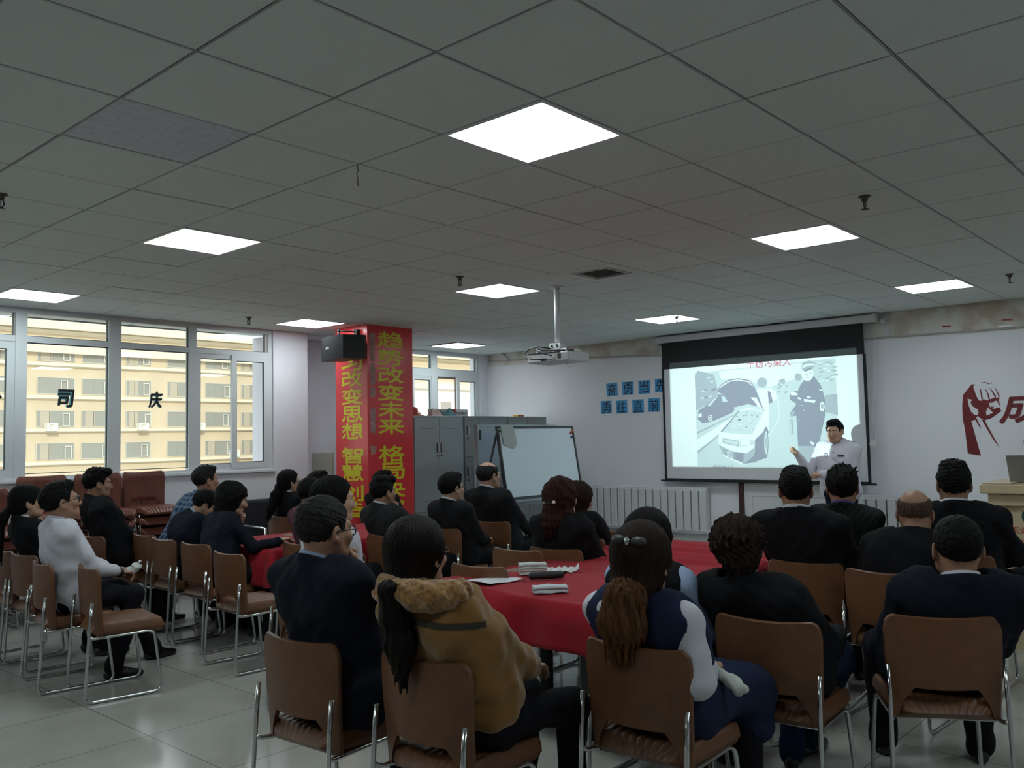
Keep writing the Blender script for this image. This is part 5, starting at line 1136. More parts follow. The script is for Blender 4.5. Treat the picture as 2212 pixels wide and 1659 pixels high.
def head_mats(V, Fc):
    C = V[Fc].mean(1); x, y, z = np.abs(C[:,0]), C[:,1], C[:,2]; m = np.zeros(len(Fc), int)
    m[(y > .066) & (((x-.031)/.0135)**2 + ((z-.002)/.0055)**2 < 1)] = 1
    m[(y > .072) & (((x-.031)/.0050)**2 + ((z-.002)/.0050)**2 < 1)] = 2
    m[(y > .066) & (x > .013) & (x < .049) & (np.abs(z - (.0235 - .25*np.maximum(0, x-.034))) < .0042)] = 2
    m[(y > .08) & (x < .0235) & (z > -.0755) & (z < -.0545)] = 3
    return m
HM = {s: head_mats(*HEAD[s]) for s in 'mf'}

def hair_cap(v, line, g=.012, face=True):
    v.ell((0,-.020,.034), (.077+g,.097+g,.086+g), .02)
    ys = np.array([p[0] for p in line]); zs = np.array([p[1] for p in line])
    v.func(lambda X, Y, Z: (Z - np.interp(Y, ys, zs)).astype(np.float32)+0*X, .008, True)
MALE = [(-.13,-.062),(-.09,-.068),(-.05,-.055),(-.03,-.03),(-.016,.018),(.004,.026),(.016,.012),(.026,-.012),(.036,-.008),(.045,.035),(.062,.062),(.085,.070),(.13,.072)]
LONGL = [(-.13,-.12),(-.02,-.11),(.012,-.06),(.03,-.02),(.045,.03),(.062,.062),(.09,.070),(.13,.072)]
def strands(amp, f=34): return lambda X, Y, Z: amp*np.sin(np.arctan2(X, -(Y+.02)+1e-5)*f + 6*np.sin(Z*23) + 3*np.sin(Z*61)) + .5*amp*np.sin(np.arctan2(X, -(Y+.02)+1e-5)*f*2.3 + 9*Z*20)
def make_hair(style):
    B = dict(lo=(-.13,-.16,-.30), hi=(.13,.14,.16))
    v = Vol(B['lo'], B['hi'], .0042)
    if style == 'short':
        hair_cap(v, MALE, .010); v.ell((0,.02,.105), (.062,.072,.028), .03); v.func(lambda X,Y,Z: (Z-np.interp(Y, [p[0] for p in MALE], [p[1] for p in MALE]))+0*X, .006, True); v.disp(nz(3, 210, .0018)); v.disp(nz(33, 90, .0012))
    elif style == 'crop':
        hair_cap(v, MALE, .0055); v.disp(nz(4, 260, .0012))
    elif style == 'quiff':
        hair_cap(v, MALE, .010); v.ell((.01,.055,.100), (.058,.050,.032), .02); v.ell((0,-.01,.112), (.06,.08,.025), .03)
        v.func(lambda X,Y,Z: (Z-np.interp(Y, [p[0] for p in MALE], [p[1] for p in MALE]))+0*X, .006, True); v.disp(nz(5, 190, .0022)); v.disp(nz(35, 80, .0014))
    elif style == 'spiky':
        hair_cap(v, MALE, .013); r_ = np.random.RandomState(3)
        for i in range(46):
            a = r_.rand()*6.28; t = r_.rand()**.5*.95; d = np.array((math.sin(a)*t*.9, math.cos(a)*t*.9, 1-.5*t)); p = np.array((0,-.02,.034)) + d/np.linalg.norm(d)*np.array((.086,.106,.094))
            v.cone(p, p + d/np.linalg.norm(d)*.020 + r_.randn(3)*.006, .010, .002, .008)
        v.disp(nz(6, 120, .0025))
    elif style == 'fluffy':
        L = [(-.13,-.085),(-.05,-.085),(-.02,-.06),(.0,-.045),(.02,-.03),(.04,.0),(.055,.045),(.08,.06),(.13,.06)]
        hair_cap(v, L, .024); v.ell((0,-.05,.05), (.088,.085,.085), .03); v.ell((0,-.085,-.035), (.07,.045,.06), .03); v.func(lambda X,Y,Z: (Z-np.interp(Y, [p[0] for p in L], [p[1] for p in L]))+0*X, .01, True)
        r_ = np.random.RandomState(8)
        for i in range(120):
            d = r_.randn(3); d[2] = abs(d[2])*.8-.2; d[1] -= .5; d /= np.linalg.norm(d); p = np.array((0,-.03,.035)) + d*np.array((.100,.118,.108)); t = np.array((d[1], -d[0], -.4)); v.cone(p-d*.006, p + d*.010 + t*.016*r_.randn(), .0065, .0015, .006)
        v.disp(strands(.003, 26)); v.disp(nz(7, 90, .003))
    elif style in ('ring', 'thin'):
        hair_cap(v, MALE, .008)
        if style == 'ring': v.ell((0,.005,.150), (.082,.125,.098), .012, True)
        else: v.disp(nz(19, 60, .001))
        v.disp(nz(9, 230, .0016))
    elif style == 'bald':
        hair_cap(v, MALE, .005); v.func(lambda X,Y,Z: (.088+.45*Y-Z)+0*X, .012, True); v.disp(nz(9, 260, .0008))
    elif style in ('bun', 'tail'):
        hair_cap(v, LONGL, .014); v.ell((0,-.05,-.03), (.075,.07,.075), .03)
        v.func(lambda X,Y,Z: (Z-np.interp(Y, [p[0] for p in LONGL], [p[1] for p in LONGL]))+0*X, .006, True)
        v.cone((0,-.115,-.03), (0,-.125,-.05), .022, .02, .02)
        v.disp(strands(.0016, 52))
        if style == 'bun':
            v.cone((0,-.12,-.04), (.01,-.135,-.13), .034, .03, .02); v.cone((.01,-.135,-.13), (0,-.12,-.24), .030, .012, .02); v.disp(strands(.002, 20))
    elif style == 'lowtail':       # smooth helmet drawn down to a tie at the nape
        L = [(-.13,-.22),(-.04,-.20),(.0,-.12),(.016,-.07),(.032,-.03),(.048,.03),(.064,.062),(.09,.070),(.13,.072)]
        hair_cap(v, L, .016); v.cone((0,-.045,.02), (0,-.07,-.10), .093, .070, .03); v.cone((0,-.07,-.10), (0,-.095,-.185), .066, .030, .04)
        v.cone((-.055,.01,.0), (-.05,-.02,-.07), .034, .025, .02); v.cone((.055,.01,.0), (.05,-.02,-.07), .034, .025, .02)
        v.func(lambda X,Y,Z: (Z-np.interp(Y, [p[0] for p in L], [p[1] for p in L]))+0*X, .008, True)
        v.disp(strands(.0018, 46))
    elif style == 'bob':
        L = [(-.13,-.10),(-.03,-.12),(.0,-.10),(.03,-.085),(.05,-.05),(.062,.02),(.08,.035),(.13,.038)]
        hair_cap(v, L, .018); v.cone((0,-.03,.0), (0,-.035,-.085), .096, .088, .03); v.func(lambda X,Y,Z: (Z-np.interp(Y, [p[0] for p in L], [p[1] for p in L]))+0*X, .008, True)
        v.cone((0,.09,-.045), (0,.12,-.045), .058, .07, .01, True); v.disp(strands(.0022, 40)); v.disp(nz(12, 70, .002))
    elif style == 'shoulder':
        L = [(-.16,-.30),(-.04,-.30),(.01,-.24),(.03,-.16),(.045,-.05),(.06,.03),(.075,.06),(.09,.068),(.13,.07)]
        hair_cap(v, L, .018); v.cone((0,-.04,.01), (0,-.05,-.15), .098, .088, .03); v.cone((-.03,-.06,-.13), (-.03,-.07,-.20), .07, .050, .03); v.cone((.035,-.055,-.13), (.04,-.06,-.20), .066, .045, .03)
        v.func(lambda X,Y,Z: (Z-np.interp(Y, [p[0] for p in L], [p[1] for p in L]))+0*X, .01, True)
        v.cone((0,.085,-.05), (0,.13,-.06), .055, .075, .01, True); v.disp(strands(.0022, 34)); v.disp(nz(13, 60, .0025))
        v.disp(lambda X,Y,Z: np.maximum(0, -.16-Z)*(.35+.5*np.sin(np.arctan2(X, -(Y+.02)+1e-5)*19))+0*X)
    return v.mesh()
HAIR = {}
def hair_of(st):
    if st not in HAIR: HAIR[st] = make_hair(st)
    return HAIR[st]
# ---- right hand (local: wrist at origin, fingers +y, back of hand +z, thumb on -x)
def hand_mesh(pose):
    v = Vol((-.10,-.05,-.11), (.07,.225,.06), .0036)
    v.cone((0,-.035,0), (0,.005,0), .027, .027, .015)
    v.ell((.0,.048,.0), (.043,.052,.016), .012); v.cone((-.026,.02,-.004), (-.030,.055,-.006), .017, .012, .012)
    curl = {'relax': (.35,.45,.3), 'flat': (.08,.12,.1), 'fist': (1.35,1.6,1.1), 'point': (1.3,1.6,1.1), 'hold': (.75,.8,.5)}[pose]
    for i, (x, L) in enumerate(((-.030,.078),(-.010,.086),(.011,.080),(.030,.063))):
        c = curl if not (pose == 'point' and i == 0) else (.05,.1,.1)
        c = tuple(a*(1+.12*(i-1.5)*(.4 if pose != 'flat' else .2)) for a in c)
        p = np.array((x, .088 - .006*abs(i-1.2), .002)); ang = 0; sp = (x*.35) if pose in ('flat','relax') else 0
        for l_, a, r0, r1 in ((.45, c[0], .0098, .0090), (.31, c[1], .0090, .0082), (.26, c[2], .0082, .0068)):
            ang += a; d = np.array((sp, math.cos(ang), -math.sin(ang))); q_ = p + d*L*l_*1.05; v.cone(p, q_, r0, r1, .003); p = q_
    if pose in ('fist', 'point'): T_ = [(-.030,.025,-.008), (-.050,.055,-.020), (-.036,.082,-.034), (-.012,.086,-.040)]
    elif pose == 'hold': T_ = [(-.030,.022,-.008), (-.052,.050,-.026), (-.046,.076,-.046), (-.030,.092,-.056)]
    else: T_ = [(-.030,.022,-.006), (-.060,.050,-.014), (-.070,.082,-.018), (-.068,.106,-.022)]
    for a, b_, r0, r1 in zip(T_[:-1], T_[1:], (.015,.0115,.0098), (.0115,.010,.0075)): v.cone(a, b_, r0, r1, .006)
    return v.mesh()
HANDS = {}
def hand(pose, wrist, d, up, right, s=1.0):
    if pose not in HANDS: HANDS[pose] = hand_mesh(pose)
    V, Fc = HANDS[pose]; y = np.array(d, float); y /= np.linalg.norm(y); z = np.array(up, float); z -= y*(y@z); z /= np.linalg.norm(z); x = np.cross(y, z)
    V = V.copy()
    if not right: V[:,0] *= -1; Fc = np.asarray(Fc)[:, ::-1]
    return np.array(wrist) + s*(V[:,:1]*x + V[:,1:2]*y + V[:,2:]*z), Fc

def rot_head(yaw, pitch, roll):       # columns: x right, y forward, z up; yaw 0 looks along world +X
    f = np.array((math.cos(yaw)*math.cos(pitch), math.sin(yaw)*math.cos(pitch), math.sin(pitch)))
    r_ = np.array((math.sin(yaw), -math.cos(yaw), 0)); u = np.cross(r_, f)
    c, s_ = math.cos(roll), math.sin(roll); return np.stack([c*r_ - s_*u, f, s_*r_ + c*u], 1)

SKIN = {'a': (0.42, 0.235, 0.155), 'b': (0.46, 0.275, 0.19), 'c': (0.36, 0.19, 0.12)}
def skin_mats(k): return [mat('skin_'+k, SKIN[k], .5, noise=.06, nscale=30), mat('eye_white', (0.6, 0.58, 0.55), .25), mat('eye_dark', (0.012, 0.010, 0.009), .35), mat('lips_'+k, tuple(a*b for a, b in zip(SKIN[k], (.92,.62,.62))), .45)]
def hmat(name, col, rough=.6): return mat('hair_'+name, col, rough, noise=.35, nscale=16, stretch=(6,6,.7), bump=.35, bscale=60, spec=.10)
H_BLK = hmat('black', (0.006, 0.0055, 0.006)); H_GREY = hmat('greying', (0.020, 0.019, 0.018), .6); H_BRN = hmat('brown', (0.020, 0.011, 0.008)); H_RED = hmat('redbrown', (0.034, 0.013, 0.009)); H_CHEST = hmat('chestnut', (0.105, 0.046, 0.020), .55)
def cloth_m(name, col, rough=.9, sheen=.0, **k): return mat('cloth_'+name, col, rough, sheen=sheen, spec=.12, bump=.12, bscale=350, **k)
C_BLK = cloth_m('black', (0.010, 0.010, 0.012)); C_NAVY = cloth_m('navy', (0.010, 0.012, 0.020)); C_GREY = cloth_m('charcoal', (0.022, 0.022, 0.024)); C_SUIT = cloth_m('suit_black', (0.014, 0.014, 0.016))
C_TROU = cloth_m('trouser_black', (0.010, 0.010, 0.013)); C_WHITE = cloth_m('white', (0.60, 0.60, 0.66)); C_LBLUE = cloth_m('pale_blue', (0.33, 0.42, 0.60)); C_VEST = cloth_m('vest_navy', (0.018, 0.026, 0.060)); C_CAMEL = cloth_m('camel_wool', (0.25, 0.125, 0.035), .95, .4)
C_PURP = cloth_m('purple', (0.105, 0.040, 0.060), noise=.25, nscale=24); C_LAV = cloth_m('lavender_white', (0.62, 0.60, 0.68)); C_JEAN = cloth_m('denim_blue', (0.012, 0.022, 0.055))
def plaid():
    m = cloth_m('plaid', (0.06, 0.12, 0.22)); nt = m.node_tree; p = nt.nodes['Principled BSDF']; tc = nt.nodes.new('ShaderNodeTexCoord')
    sp_ = nt.nodes.new('ShaderNodeSeparateXYZ'); nt.links.new(tc.outputs['Object'], sp_.inputs[0]); f = []
    for a, s_ in (('X', 90), ('Y', 90), ('Z', 80)):
        w = nt.nodes.new('ShaderNodeMath'); w.operation = 'MULTIPLY'; w.inputs[1].default_value = s_; nt.links.new(sp_.outputs[a], w.inputs[0])
        w2 = nt.nodes.new('ShaderNodeMath'); w2.operation = 'SINE'; nt.links.new(w.outputs[0], w2.inputs[0]); f.append(w2)
    m1 = nt.nodes.new('ShaderNodeMath'); m1.operation = 'MAXIMUM'; nt.links.new(f[0].outputs[0], m1.inputs[0]); nt.links.new(f[2].outputs[0], m1.inputs[1])
    m2 = nt.nodes.new('ShaderNodeMath'); m2.operation = 'MAXIMUM'; nt.links.new(m1.outputs[0], m2.inputs[0]); nt.links.new(f[1].outputs[0], m2.inputs[1])
    rp = nt.nodes.new('ShaderNodeValToRGB'); e_ = rp.color_ramp.elements; e_[0].position = .5; e_[0].color = (0.018, 0.045, 0.10, 1); e_[1].position = .95; e_[1].color = (0.12, 0.17, 0.24, 1)
    nt.links.new(m2.outputs[0], rp.inputs[0]); nt.links.new(rp.outputs[0], p.inputs['Base Color']); return m
C_PLAID = plaid()
def knit():
    m = cloth_m('dash_knit', (0.012, 0.016, 0.015)); nt = m.node_tree; p = nt.nodes['Principled BSDF']; tc = nt.nodes.new('ShaderNodeTexCoord')
    mp = nt.nodes.new('ShaderNodeMapping'); mp.inputs['Rotation'].default_value = (R(55), 0, 0); nt.links.new(tc.outputs['Object'], mp.inputs[0])
    br = nt.nodes.new('ShaderNodeTexBrick'); br.inputs['Scale'].default_value = 9; br.inputs['Mortar Size'].default_value = .012; br.inputs['Color1'].default_value = (0.012,0.017,0.016,1); br.inputs['Color2'].default_value = (0.009,0.012,0.012,1); br.inputs['Mortar'].default_value = (0.045,0.052,0.05,1)
    br.inputs['Row Height'].default_value = .35; br.inputs['Brick Width'].default_value = 1.2
    s_ = nt.nodes.new('ShaderNodeSeparateXYZ'); c_ = nt.nodes.new('ShaderNodeCombineXYZ'); nt.links.new(mp.outputs[0], s_.inputs[0]); nt.links.new(s_.outputs['Y'], c_.inputs['X']); nt.links.new(s_.outputs['Z'], c_.inputs['Y']); nt.links.new(c_.outputs[0], br.inputs['Vector'])
    nt.links.new(br.outputs[0], p.inputs['Base Color']); return m
C_KNIT = knit()
M_SHOE = mat('shoe_black', (0.008, 0.008, 0.009), .3); M_GLASSF = mat('spectacle_frame', (0.015, 0.012, 0.012), .3); M_FUR = mat('fur_tan', (0.30, 0.15, 0.045), .95, noise=.5, nscale=60, sheen=.5)
M_BAND = mat('trim_olive', (0.035, 0.030, 0.018), .8)

def ik(a, c, l1, l2, hint):
    d = c-a; L = np.linalg.norm(d); L2 = min(L, (l1+l2)*.995); d /= L; c = a + d*L2
    x = (l1*l1 - l2*l2 + L2*L2)/(2*L2); h = math.sqrt(max(0, l1*l1-x*x)); n = np.array(hint, float); n -= d*(n@d); n /= np.linalg.norm(n)
    return a + d*x + n*h, c

def person(label, hip, top, face=None, head=0.0, body=0.0, pitch=0.0, roll=0.0, sex='m', skin='a', hair='short', hairm=None, hs=1.08, size=1.0,
           coat=None, coat_fat=.0, trou=None, collar=None, arms=('lap','lap'), hands=('relax','relax'), wrists=(None,None), elbows=(None,None), hup=(None,None),
           ankles=(None,None), knees=(None,None), sh_w=.188, h=.010, seat=.575, stand=False, slump=.02, vest=None, glasses=False, shoes=True, skirt=None, bare=False, nsh=(0,0,0), al=1.0, sleeve=.97, wr=1.0):
    hx, hy = hip; B = R(body); hd = R(head); s = size*(.93 if sex == 'f' else 1.0)
    fw, lf, up = np.array((math.cos(B), math.sin(B), 0)), np.array((-math.sin(B), math.cos(B), 0)), np.array((0,0,1.0))
    pel = np.array((hx, hy, seat)) + (0 if stand else .065)*fw; root_loc = (hx, hy, 0.0)
    Rh = rot_head(hd, R(pitch), R(roll)); Hc = np.array(top) - Rh[:,2]*.124*hs
    fh = Rh[:,1]
    N = Hc + Rh @ np.array((0,-.035,-.130))*hs*.98
    N = N + fw*(-.01) + np.array(nsh)
    hn = (Hc-N)/np.linalg.norm(Hc-N)
    ctl = pel*.5 + N*.5 - fw*(slump - (0 if stand else .065))
    def S(t): return (1-t)**2*pel + 2*t*(1-t)*(2*ctl-.5*pel-.5*N) + t*t*N
    G_, Ht = [], []
    neckd = (N - S(.85)); 
    shl, shr = S(.90) + lf*sh_w*s - up*.012, S(.90) - lf*sh_w*s - up*.012
    l1, l2 = .285*s*al, .255*s*al
    W, E = [], []
    for k, sg in enumerate((1, -1)):                     # left, right
        sh = (shl, shr)[k]; a = arms[k]
        if wrists[k] is not None: w = np.array(wrists[k], float)
        elif a == 'lap': w = pel + fw*.27*s + lf*sg*.085 + up*.115
        elif a == 'thigh': w = pel + fw*.33*s + lf*sg*.13 + up*.10
        elif a == 'cross': w = S(.42) + fw*.22 - lf*sg*.04
        elif a == 'table': w = S(.7) + fw*.40 + lf*sg*.06; w[2] = .80
        elif a == 'chin': w = Hc + fh*.10*hs + Rh[:,2]*(-.155) + lf*sg*.03 - up*.03
        elif a == 'side': w = sh + fw*.06 + lf*sg*.06 - up*.48*s
        hint = elbows[k] if elbows[k] is not None else (-fw*.15 + lf*sg*.5 - up*.85 if a != 'chin' else lf*sg*.5 - up*.9 - fw*.1)
        e_, w = ik(sh, w, l1, l2, hint); W.append(w); E.append(e_)
    hipl, hipr = pel + lf*.09*s, pel - lf*.09*s
    K, A = [], []
    for k, sg in enumerate((1, -1)):
        hp = (hipl, hipr)[k]
        if stand: kn = hp + np.array((0,0,-.43)) + fw*.02; an = kn + np.array((0,0,-.40)) - fw*.01
        else:
            kn = np.array(knees[k], float) if knees[k] is not None else pel + fw*.43*s + lf*sg*.12 - up*.035
            an = np.array(ankles[k], float) if ankles[k] is not None else kn + np.array((0,0,0)) - fw*.02 + lf*sg*.01
            if ankles[k] is None: an[2] = .085
        K.append(kn); A.append(an)
    def neckcut(X, Y, Z):                                # the garment ends level round the neck
        t = (X-N[0])*hn[0]+(Y-N[1])*hn[1]+(Z-N[2])*hn[2]
        rad = np.sqrt(np.maximum(0, (X-N[0])**2+(Y-N[1])**2+(Z-N[2])**2 - t*t)); return np.maximum(.036-t, rad-.105)
    def bounds(pts, m):
        P = np.array(pts); return P.min(0)-m, P.max(0)+m
    def torso(v, inf, top_t=.9, kk=.05, lo_t=-1):
        for t, w_, r_ in ((0.02,.095,.118),(.2,.085,.112),(.4,.082,.108),(.58,.092,.112),(.74,.108,.108),(.86,.118,.080)):
            if t > top_t or t < lo_t: continue
            c = S(t); ww, rr = w_*s, r_*s + inf; v.cone(c - lf*ww, c + lf*ww, rr, rr, kk)
        for p in (shl, shr): v.cone(S(.95) + (p-S(.95))*.25, p, .058*s+inf, .056*s+inf, .04)
    # body: continuous skin
    allp = [pel, N, shl, shr] + W + E + K + A
    lo, hi = bounds(allp, .20); vb = Vol(lo, hi, .0165)
    torso(vb, -.024); vb.cone(S(.92), N, .058*s, .05*s, .03)
    for k in (0,1):
        vb.cone((shl,shr)[k], E[k], .046*s, .038*s, .02); vb.cone(E[k], W[k], .037*s, .027*s, .02)
        vb.cone((hipl,hipr)[k], K[k], .075*s, .052*s, .03); vb.cone(K[k], A[k], .050*s, .034*s, .03); vb.cone(A[k]-up*.03, A[k]+fw*.05-up*.045, .034, .03, .02)
    hv = HEAD[sex][0]*hs @ Rh.T + Hc
    parts = [(hv, HEAD[sex][1]), vb.mesh()]
    for k in (0,1):
        d = W[k]-E[k]; d /= np.linalg.norm(d); a = arms[k]
        hp_, wu = hands[k], up
        if a == 'chin': d2 = (Hc + fh*.115*hs - Rh[:,2]*.075*hs) - W[k]; d = d2/np.linalg.norm(d2); wu = -fh*.3 + lf*(1 if k == 0 else -1); wu = fh
        elif a in ('lap','thigh') : d = d*.5 + fw*.5 - lf*(.25 if k == 0 else -.25)
        elif a == 'cross': wu = fw
        if hup[k] is not None: wu = np.array(hup[k], float)
        parts.append(hand(hp_, W[k], d, wu, k == 1, .98*s*(hs/1.06)))
    V, Fc = joinm(parts); mi = np.zeros(len(Fc), int); mi[:len(HM[sex])] = HM[sex]
    root = put_mesh('person', V, Fc, skin_mats(skin), None, root_loc, mi); tag(root, label, 'person')
    # clothes
    if not bare:
        lo, hi = bounds([pel, N, shl, shr] + W + E, .21); vj = Vol(lo, hi, h); inf = .014 + coat_fat
        torso(vj, inf, lo_t=.1 if coat_fat > .015 else -1); vj.cone(S(.88), N + hn*.028, .084*s+coat_fat*.6, .0605*s*hs/1.04 + .015, .035)
        if not vest:
            for k in (0,1):
                vj.cone((shl,shr)[k], E[k], .064*s+coat_fat, .054*s+coat_fat, .03); vj.cone(E[k], E[k] + (W[k]-E[k])*sleeve, .054*s+coat_fat, .041*s+coat_fat*.7, .025)
        else:
            for k, p in enumerate((shl, shr)): vj.cone(p + (p-S(.9))*.30 + up*.09, p + (p-S(.9))*.36 - up*.15, .070, .056, .015, True)
        nd = neckd/np.linalg.norm(neckd)
        vj.disp(nz(int(hx*97+hy*31) % 999, 17, .0045*(.7 if vest else wr))); vj.disp(nz(int(hx*57+hy*11) % 999, 42, .002*(.5 if vest else wr))); vj.disp(nz(int(hx*17+hy*41) % 999, 95, .0006))
        vj.func(neckcut, .008, True)
        jn = 'vest' if vest else ('coat' if coat_fat > .015 else ('shirt' if coat in (C_WHITE, C_PURP, C_PLAID, C_LAV) else ('sweater' if coat is C_KNIT else 'jacket')))
        put_mesh(jn, *vj.mesh(), coat or C_SUIT, root)
        if vest:                                        # the blouse under a vest: sleeves and shoulders
            vs = Vol(lo, hi, h); torso(vs, .004)
            for k in (0,1):
                vs.cone((shl,shr)[k], E[k], .062*s, .058*s, .02); vs.cone(E[k], W[k], .052*s, .036*s, .02)
            vs.disp(nz(int(hx*37+hy*71) % 999, 24, .004)); vs.func(neckcut, .008, True)
            put_mesh('blouse', *vs.mesh(), vest, root)
    if collar is not None:
        b = MB(); nd = hn; r0 = .0605*s*hs/1.04
        b.lathe([(r0-.006, .012), (r0+.003, .024), (r0+.003, .043), (r0-.001, .045), (r0-.004, .012)], N + nd*.006, 28, 0, nd); b.build('collar', collar, root)
    lo, hi = bounds([pel] + K + A, .18); vt = Vol(lo, hi, h*1.1)
    if not skirt:
        vt.cone(pel - lf*.085*s, pel + lf*.085*s, .124*s, None, .04)
        for k in (0,1):
            vt.cone((hipl,hipr)[k], K[k], .092*s, .070*s, .03); vt.cone(K[k], A[k] + up*.0, .068*s, .056*s, .03); vt.cone(A[k] + up*.02, A[k] - up*.015, .058*s, .060*s, .02)
        vt.disp(nz(int(hx*23+hy*5) % 999, 22, .004))
        for k in (0,1): pass
        put_mesh('trousers', *vt.mesh(), trou or C_TROU, root)
    else:
        kc = (K[0]+K[1])/2
        vt.cone(pel - lf*.09*s, pel + lf*.09*s, .126*s, None, .05)
        for k in (0,1): vt.cone((hipl,hipr)[k], K[k] + fw*.02, .098*s, .09*s, .12)
        vt.cone(K[0], K[1], .085, .085, .08); vt.cone(K[0]-up*.02+fw*.02, K[0]-up*.14+fw*.03, .085, .09, .06); vt.cone(K[1]-up*.02+fw*.02, K[1]-up*.14+fw*.03, .085, .09, .06)
        vt.disp(nz(5, 22, .004)); put_mesh('skirt', *vt.mesh(), skirt, root)
        vg = Vol(lo, hi, h*1.1)
        for k in (0,1): vg.cone(K[k], A[k] - up*.01, .062*s, .048*s, .02)
        put_mesh('stockings', *vg.mesh(), C_TROU, root)
    if shoes:
        for k in (0,1):
            a = A[k].copy(); df = A[k] + fw*.2 - K[k]; df = fw if stand or knees[k] is None else np.array((fw[0], fw[1], 0)); df = df + lf*(.18 if k == 0 else -.18); df /= np.linalg.norm(df)
            g = a[2]-.085; vs = Vol(a - .30, a + .30, .0095); z0 = g
            vs.cone((a[0]-df[0]*.035, a[1]-df[1]*.035, z0+.036), (a[0]+df[0]*.05, a[1]+df[1]*.05, z0+.042), .037, .040, .02); vs.cone((a[0]+df[0]*.05, a[1]+df[1]*.05, z0+.035), (a[0]+df[0]*.165, a[1]+df[1]*.165, z0+.024), .040, .025, .02)
            vs.func(lambda X,Y,Z: Z - (z0+.002) + 0*X + 0*Y, .004, True); put_mesh('shoe', *vs.mesh(), M_SHOE, root)
    if hair:
        HV, HF = hair_of(hair); put_mesh('hair', HV*hs*1.005 @ Rh.T + Hc, HF, hairm or H_BLK, root)
    if glasses:
        b = MB(); P = lambda x, y, z: Hc + Rh @ (np.array((x, y, z))*hs)
        for sg in (-1,1):
            b.tube([P(sg*.033+.024*math.cos(t), .102-.12*abs(.0) - .0035*(1+sg*math.cos(t)), .002+.018*math.sin(t)) for t in np.linspace(0, 6.283, 21)[:-1]], .0026*hs, 6, closed=True)
            b.tube([P(sg*.057, .096, .006), P(sg*.074, .075, .007), P(sg*.085, .0, .004), P(sg*.086, -.018, -.008)], .0026*hs, 6)
        b.tube([P(-.010, .102, .006), P(0, .106, .008), P(.010, .102, .006)], .0017*hs, 6); b.build('glasses', M_GLASSF, root)
    return dict(root=root, Hc=Hc, Rh=Rh, N=N, S=S, fw=fw, lf=lf, W=W, E=E, sh=(shl, shr), pel=pel, hs=hs, K=K)

def tail(p, pts, rad, m, name='ponytail', seed=1, fr=26, amp=.0035, h=.006):
    pts = [np.array(q_, float) for q_ in pts]; P = np.array(pts); v = Vol(P.min(0)-max(rad)-.03, P.max(0)+max(rad)+.03, h)
    for a, b_, r0, r1 in zip(pts[:-1], pts[1:], rad[:-1], rad[1:]): v.cone(a, b_, r0, r1, .02)
    c = P.mean(0); r_ = np.random.RandomState(seed); ph = r_.rand(4)*6
    v.disp(lambda X,Y,Z: amp*np.sin(np.arctan2(Y-c[1], X-c[0])*fr*.5 + 5*np.sin(Z*9+ph[0]) + ph[1]) + amp*.6*np.sin(X*330+ph[2]+4*np.sin(Z*15)) + amp*.6*np.sin(Y*330+ph[3]+3*np.sin(Z*17)))
    zb = P[:,2].min(); v.disp(lambda X,Y,Z: np.maximum(0, zb+.05-Z)*(.3+.5*np.sin(X*210)*np.sin(Y*190)))
    put_mesh(name, *v.mesh(), m, p['root'])
def look(x, y, tx=10.4, ty=4.6): return math.degrees(math.atan2(ty-y, tx-x))
def ray(ky, kz, X): return (X, ky*X, 1.6 + kz*X)
# far left
t = ray(2.865, -.110, 2.50)
p = person('person in black suit with long dark ponytail, leftmost of the seated listeners', (2.53, 7.05), t, head=-12, pitch=2, sex='f', hair='tail', skin='b', coat=C_BLK, collar=C_WHITE, hs=1.06)
q0 = p['Hc'] + p['Rh'] @ np.array((0,-.125,-.045)); tail(p, [q0, q0+(-.05,.01,-.06), q0+(-.07,.02,-.20), q0+(-.05,.02,-.40)], [.028,.036,.036,.012], H_BLK)
t = ray(2.637, -.0988, 2.42)
p = person('person in white shirt and glasses holding crumpled tissue on his lap', (2.44, 6.37), t, head=-10, body=-7, pitch=9, hair='short', skin='c', coat=C_WHITE, glasses=True, collar=C_WHITE, sleeve=.72, wr=1.25, hs=1.10, seat=.58, slump=.05,
  wrists=((2.82,6.42,.72),(2.80,6.27,.71)), hands=('hold','hold'), knees=((2.90,6.48,.56),(2.88,6.22,.55)), ankles=((3.16,6.50,.085),(2.72,6.16,.085)), h=.0075)
b = MB(); b.tube([p['N']+p['fw']*.065+p['lf']*.0+(0,0,-.0), p['N']+p['fw']*.10-p['lf']*.055+(0,0,-.12), p['S'](.45)+p['fw']*.14-p['lf']*.04, p['S'](.3)+p['fw']*.14], .006, 6); b.build('lanyard', mat('lanyard_blue', (0.02,0.04,0.22), .6), p['root'])
b = MB(); w_ = p['W'][1]; d_ = p['W'][1]-p['E'][1]; b.lathe([(.032,-.01),(.036,-.008),(.036,.012),(.032,.014)], w_ - d_*.02, 16, 0, d_); b.build('wristwatch', mat('watch_black', (.01,.01,.01), .3), p['root'])
v = Vol((2.82,6.2,.62), (3.06,6.46,.82), .006); c = (2.935, 6.335, .715); v.ell(c, (.045,.04,.028), .02); v.ell((c[0]+.02,c[1]+.01,c[2]+.02), (.03,.03,.022), .02); v.disp(nz(4, 90, .008)); V_, F_ = v.mesh()
tag(put_mesh('crumpled_tissue', V_, F_, m_towel, None, c), 'crumpled white tissue in the hands of the white shirt man', 'tissue')
t = ray(2.368, -.0584, 3.42)
p = person('person in black jacket sitting upright, in front of the stacked chairs', (3.42, 7.92), t, head=-14, pitch=-2, hair='quiff', skin='c', coat=C_BLK, arms=('lap','lap'), hs=1.08)
t = ray(1.812, -.0477, 4.18)
